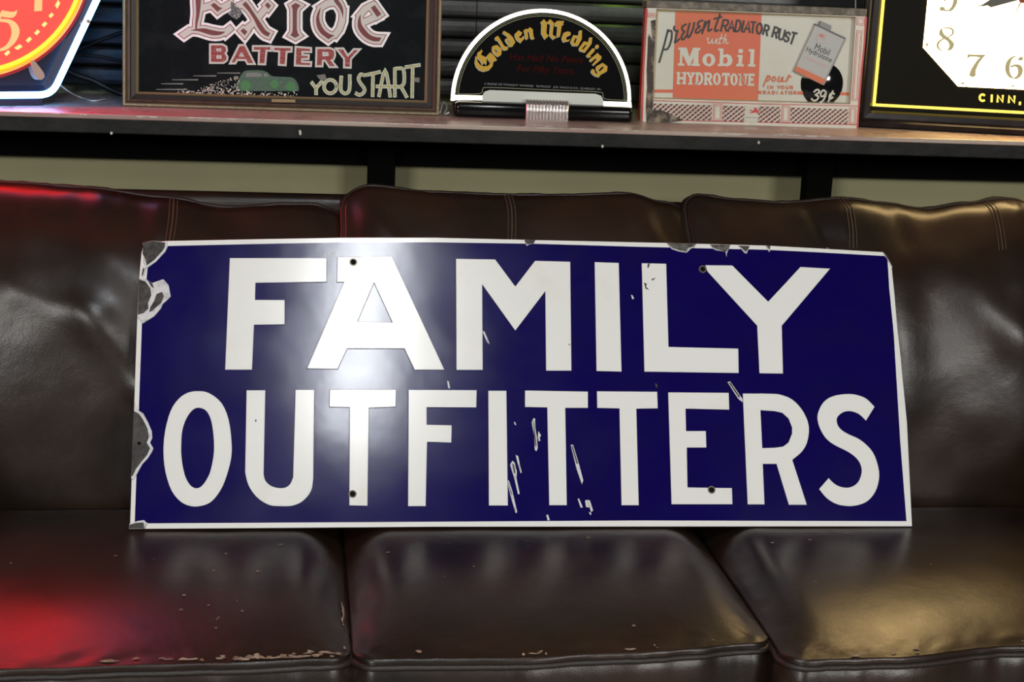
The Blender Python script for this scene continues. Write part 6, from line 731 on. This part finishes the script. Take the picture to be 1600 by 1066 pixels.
for i, r in enumerate(T_['lattice']):
    lat = prism_obj('lattice_panel', r, -0.0005, 0.0005, M['tindark'], mo)
    b = MB(); [b.prism(q, -0.0009, 0.0) for q in T_['lat_back%d' % i]]; o = b.build('lattice_cross_strips', M['pinkish'], lat); o['kind'] = 'stuff'
    b = MB(); [b.prism(q, -0.0013, 0.0) for q in T_['lat_front%d' % i]]; o = b.build('lattice_strips', M['tincream'], lat); o['kind'] = 'stuff'
for r in T_['plate']:
    o = prism_obj('border_plate', r, -0.0007, 0.0006, M['tincream'], mo)
    q = orient(r[0], True); k_ = [offset(q, -3.4), offset(q, -4.3)]
    b = MB()
    for d0, d1 in ((0.0, -0.8), (-2.5, -3.3)): b.loops([[(x / 1000, y_, z / 1000) for x, z in offset(q, d_)] for d_, y_ in ((d0, 0.0), (d0, -0.0011), (d1, -0.0011), (d1, 0.0))])
    b.build('red_outline', M['tinred'], o)
b = MB(); [b.ribbon(l, 0.0011, -0.0014, 0.0) for l in T_['redline']]; b.build('red_line', M['tinred'], mo)
em = prism_obj('emblem_shield', T_['emblem'][0], -0.0017, 0.0, M['tinpanel'], mo)
prism_obj('horse_emblem', T_['peg'][0], -0.0022, -0.001, M['tinred'], em); prism_obj('emblem_bar', T_['emblemline'][0], -0.0021, -0.001, M['canshadow'], em)
b = MB(); [b.prism(r, -0.0004, 0.0012) for r in T_['edgered']]; b.build('red_edge', M['tinred'], mo)
b = MB(); [b.prism(r, -0.0019, 0.0) for r in T_['rust']]; b.build('rust_patch', M['rustpatch'], mo)

# ------------------------------------------------------------------ lit square clock in a black frame (right)
K = DATA['ck']
ck = thing('square_clock', 'lit clock with white eight-sided dial and yellow border line in a black frame, on shelf', 'clock', (1.2708, 0.5561, SH), (0, 0, -0.27))
HU, HV = 0.2672, 0.2420
x0, x1, z0, z1 = -0.0125, 2 * HU + 0.0125, 0.0, 2 * HV
b = MB(); frame_rings(b, x0, z0, x1, z1, [(0, 0.075), (0, 0.004), (0.003, -0.002), (0.011, -0.004), (0.015, 0.001), (0.018, 0.0), (0.027, 0.002), (0.031, 0.012), (0.031, 0.021)])
b.build('frame', M['black_frame'], ck)
b = MB(); b.box(0.0, 2 * HU, 0.0205, 0.072, 0.012, 2 * HV - 0.012); b.build('case', M['clockblack'], ck)
b = MB(); q = rect(0.0200, 0.0385, 2 * HU - 0.0200, 2 * HV - 0.0385); q2 = rect(0.0255, 0.0435, 2 * HU - 0.0255, 2 * HV - 0.0435)
b.prism([q, q2], 0.0190, 0.0206, k=1.0); b.build('border_line', M['yellow_glow'], ck)
hw, cut = 0.1660, 0.0690; hh = 0.1595
octo = [(HU - hw, HV - hh + cut - 0.002), (HU - hw + cut, HV - hh), (HU + hw - cut, HV - hh), (HU + hw, HV - hh + cut), (HU + hw, HV + hh - cut), (HU + hw - cut, HV + hh), (HU - hw + cut, HV + hh), (HU - hw, HV + hh - cut)]
dial = MB(); dial.prism([octo], 0.0195, 0.0206, k=1.0); dial = dial.build('dial', M['dial_white'], ck)
for g_ in ((0, 1, 2), (3,), (4, 5, 6), (7, 8, 9, 10)):
    b = MB(); [b.prism(K['num'][i], 0.0188, 0.0196, grow=0.0008) for i in g_]; b.build('numeral', M['dial_num'], dial)
for r in K['tick']: prism_obj('minute_mark', r, 0.0188, 0.0196, M['dial_num'], dial, grow=0.0009)
for nm, t_, ang in (('numeral', '10', 150), ('numeral', '11', 120), ('numeral', '12', 90), ('numeral', '1', 60), ('numeral', '2', 30), ('numeral', '3', 0), ('numeral', '4', -30), ('numeral', '5', -60)):
    a = math.radians(ang); cx_, cz_ = (HU + 0.128 * math.cos(a)) * 1000, (HV + 0.128 * math.sin(a) - 0.018) * 1000
    wd = 11 * len(t_); text_obj(nm, t_, (cx_ - wd, cz_), (cx_ + wd, cz_), 0.0190, M['dial_num'], dial, 0, 48)
b = MB(); [b.prism(r, 0.0165, 0.0172) for r in K['hand']]; b.ribbon([(HU, HV), (HU + 0.03, HV + 0.07)], 0.008, 0.0165, 0.0172, k=1.0); b.build('hour_hand', M['hand'], ck)
b = MB(); [b.prism(r, 0.0150, 0.0158) for r in K['handred']]; b.build('second_hand', M['handred'], ck)
b = MB(); disc_y(HU, HV, 0.0062, 0.013, 0.0196, b, 20); b.build('hub_cap', M['handred'], ck)
b = MB(); [b.ribbon(l, 0.0036, 0.0188, 0.0206) for l in K['cinn']]; b.build('yellow_lettering', M['yellow_glow'], ck)
b = MB(); b.box(0.0115, 0.0155, 0.012, 0.021, 0.168, 0.1725); b.build('glass_clip', M['frost'], ck)

# ------------------------------------------------------------------ six-sided neon clock (left)
Q = DATA['nk']
nk = thing('neon_clock', 'six-sided clock with blue neon tube and glowing red dial, left of the wooden-framed sign', 'clock', (-0.1804, 0.5, SH), (0, 0, 0.45))
NCX, NCZ, IR = -0.1255, 0.2530, 0.2345
def hexa(r, n=6): return [(NCX + (0.935 if i % 3 == 0 else 1.0) * r / math.cos(math.radians(30)) * math.cos(math.radians(60 * i)), NCZ + r / math.cos(math.radians(30)) * math.sin(math.radians(60 * i))) for i in range(6)]
b = MB(); b.prism([hexa(IR - 0.004)], 0.016, 0.11, k=1.0); b.build('case', M['navy'], nk)
b = MB(); lo = []
for r, y in ((IR + 0.004, 0.11), (IR + 0.006, 0.020), (IR + 0.003, 0.010), (IR - 0.016, 0.0165)): lo.append([(x, y, z) for x, z in hexa(r)])
b.loops(lo); b.build('case_rim', M['navy'], nk)
pts = []
hx6 = hexa(IR)
for i in range(6):
    p, c, n_ = Vector(hx6[i - 1]), Vector(hx6[i]), Vector(hx6[(i + 1) % 6]); a, d = (p - c).normalized() * 0.022, (n_ - c).normalized() * 0.022
    for t in [k_ / 6 for k_ in range(7)]:
        q = (c + a) * (1 - t) ** 2 + c * 2 * t * (1 - t) + (c + d) * t * t; pts.append((q.x, -0.002, q.y))
b = MB(); b.tube(pts, 0.0056, 12, True); b.build('neon_tube', M['neon_blue'], nk, True)
for i, t in ((5, 0.5), (0, 0.5), (1, 0.5), (2, 0.5), (3, 0.5), (4, 0.5)):
    p = Vector(hx6[i]).lerp(Vector(hx6[(i + 1) % 6]), 0.52 if i == 5 else t); b = MB(); b.tube([(p.x - 0.004, 0.012, p.y - 0.002), (p.x + 0.002, -0.009, p.y + 0.002)], 0.0035, 8); b.build('tube_support', M['clipmetal'], nk)
RD = 0.2035
b = MB(); disc_y(NCX, NCZ, RD + 0.0085, 0.0, 0.0165, b, 72, 0, RD - 0.004); b.build('dial_case', M['redcase'], nk)
b = MB(); disc_y(NCX, NCZ, RD, 0.0015, 0.0165, b, 72); dial = b.build('dial', M['neon_red'], nk)
b = MB(); b.tube([(x, 0.0, z) for x, z in ell(NCX, NCZ, RD - 0.0005, RD - 0.0005, 96)], 0.0035, 8, True); b.build('orange_rim', M['neon_orange'], nk, True)
b = MB(); b.tube([(x, -0.0003, z) for x, z in ell(NCX, NCZ, RD - 0.0075, RD - 0.0075, 96)], 0.0034, 8, True); b.build('yellow_rim', M['neon_yellow'], nk, True)
for r in Q['five'] + Q['four']: prism_obj('numeral', r, 0.0005, 0.0018, M['dial_orange'], dial)
for t_, ang in (('12', 90), ('1', 60), ('2', 30), ('3', 0), ('6', -90), ('7', -120), ('8', -150), ('9', 180), ('10', 150), ('11', 120)):
    a = math.radians(ang); cx_, cz_ = (NCX + 0.142 * math.cos(a)) * 1000, (NCZ + 0.142 * math.sin(a) - 0.02) * 1000
    wd = 13 * len(t_); text_obj('numeral', t_, (cx_ - wd, cz_), (cx_ + wd, cz_), 0.0008, M['dial_orange'], dial, 0, 55)
for r in Q['sq']: prism_obj('minute_square', r, 0.0005, 0.0018, M['square_glow'], dial, grow=0.0007)
for k_ in range(60):
    ang = -90 + 6 * k_
    if 2 <= k_ <= 10: continue
    a = math.radians(ang); x_, z_ = NCX + 0.181 * math.cos(a), NCZ + 0.181 * math.sin(a); h_ = 0.003
    b = MB(); b.prism([[(x_ + h_ * math.cos(a + t), z_ + h_ * math.sin(a + t)) for t in (0.78, 2.36, 3.93, 5.5)]], 0.0005, 0.0018, k=1.0); b.build('minute_square', M['dial_orange'], dial)
b = MB(); b.ribbon([(NCX, NCZ), (NCX - 0.06, NCZ + 0.07)], 0.009, -0.002, -0.001, k=1.0); b.ribbon([(NCX, NCZ), (NCX + 0.02, NCZ + 0.13)], 0.006, -0.004, -0.003, k=1.0); b.build('hands', M['ink'], nk)
prism_obj('dial_clip', Q['clip'][0], -0.005, 0.016, M['clipmetal'], nk, bevel=0.0015)
b = MB(); b.rbox(2 * NCX + 0.0036, -0.0036, 0.004, 0.085, -0.0, 0.016, 0.001, 1); b.build('foot', M['navy'], nk)

# ------------------------------------------------------------------ cords on and behind the shelf
def cord(name, label, pts, r, m, cat='cord'):
    P = [Vector(p) for p in pts]; out = []
    for i in range(len(P) - 1):
        a, b_, c, d = P[max(i - 1, 0)], P[i], P[i + 1], P[min(i + 2, len(P) - 1)]
        for k_ in range(8):
            t = k_ / 8; out.append(0.5 * ((2 * b_) + (-a + c) * t + (2 * a - 5 * b_ + 4 * c - d) * t * t + (-a + 3 * b_ - 3 * c + d) * t ** 3))
    out.append(P[-1]); b = MB(); b.tube(out, r, 7); o = b.build(name, m, None, True); o['label'] = label; o['category'] = cat; return o
cord('power_cord','black cord rising behind the neon clock toward the wooden frame',[(-0.188, 0.745, 0.6496), (-0.157, 0.745, 0.6624), (-0.1299, 0.745, 0.6751), (-0.1027, 0.745, 0.6867), (-0.0774, 0.745, 0.6964), (-0.0541, 0.745, 0.706)],0.0035,M['cable'])
cord('power_cord','thin black cord sagging across the dark slats beside the neon clock',[(-0.1885, 0.75, 0.6591), (-0.1616, 0.75, 0.6561), (-0.1366, 0.75, 0.6521), (-0.1076, 0.75, 0.6492), (-0.0785, 0.75, 0.6423), (-0.0533, 0.75, 0.6343)],0.0028,M['cable'])
cord('power_cord','thick black cord running down to the shelf behind the wooden frame',[(-0.1908, 0.735, 0.6345), (-0.1623, 0.735, 0.6179), (-0.1316, 0.735, 0.6082), (-0.1028, 0.735, 0.5943), (-0.0777, 0.735, 0.5853), (-0.0524, 0.735, 0.5792)],0.0055,M['cable'])
cord('white_wire','thin white wire curling down onto the shelf beside the neon clock',[(-0.164, 0.56, 0.6116), (-0.1523, 0.58, 0.5992), (-0.1443, 0.6621, 0.5833), (-0.1143, 0.5985, 0.5833), (-0.0962, 0.6456, 0.5833)],0.0013,M['white_wire'])
cord('hanging_wire','thin pale wire hanging against the slats above the cream tin sign',[(1.3083, 0.765, 0.8621), (1.3117, 0.765, 0.8214), (1.3136, 0.765, 0.7996), (1.3143, 0.765, 0.7886)],0.0012,M['white_wire'])
cord('wire_end','tangled pale wire end on the shelf beside the arched sign base',[(0.4941, 0.5638, 0.5838), (0.5076, 0.649, 0.5958), (0.5103, 0.609, 0.5898), (0.5009, 0.5453, 0.5838), (0.5067, 0.5291, 0.5878)],0.0016,M['white_wire'])
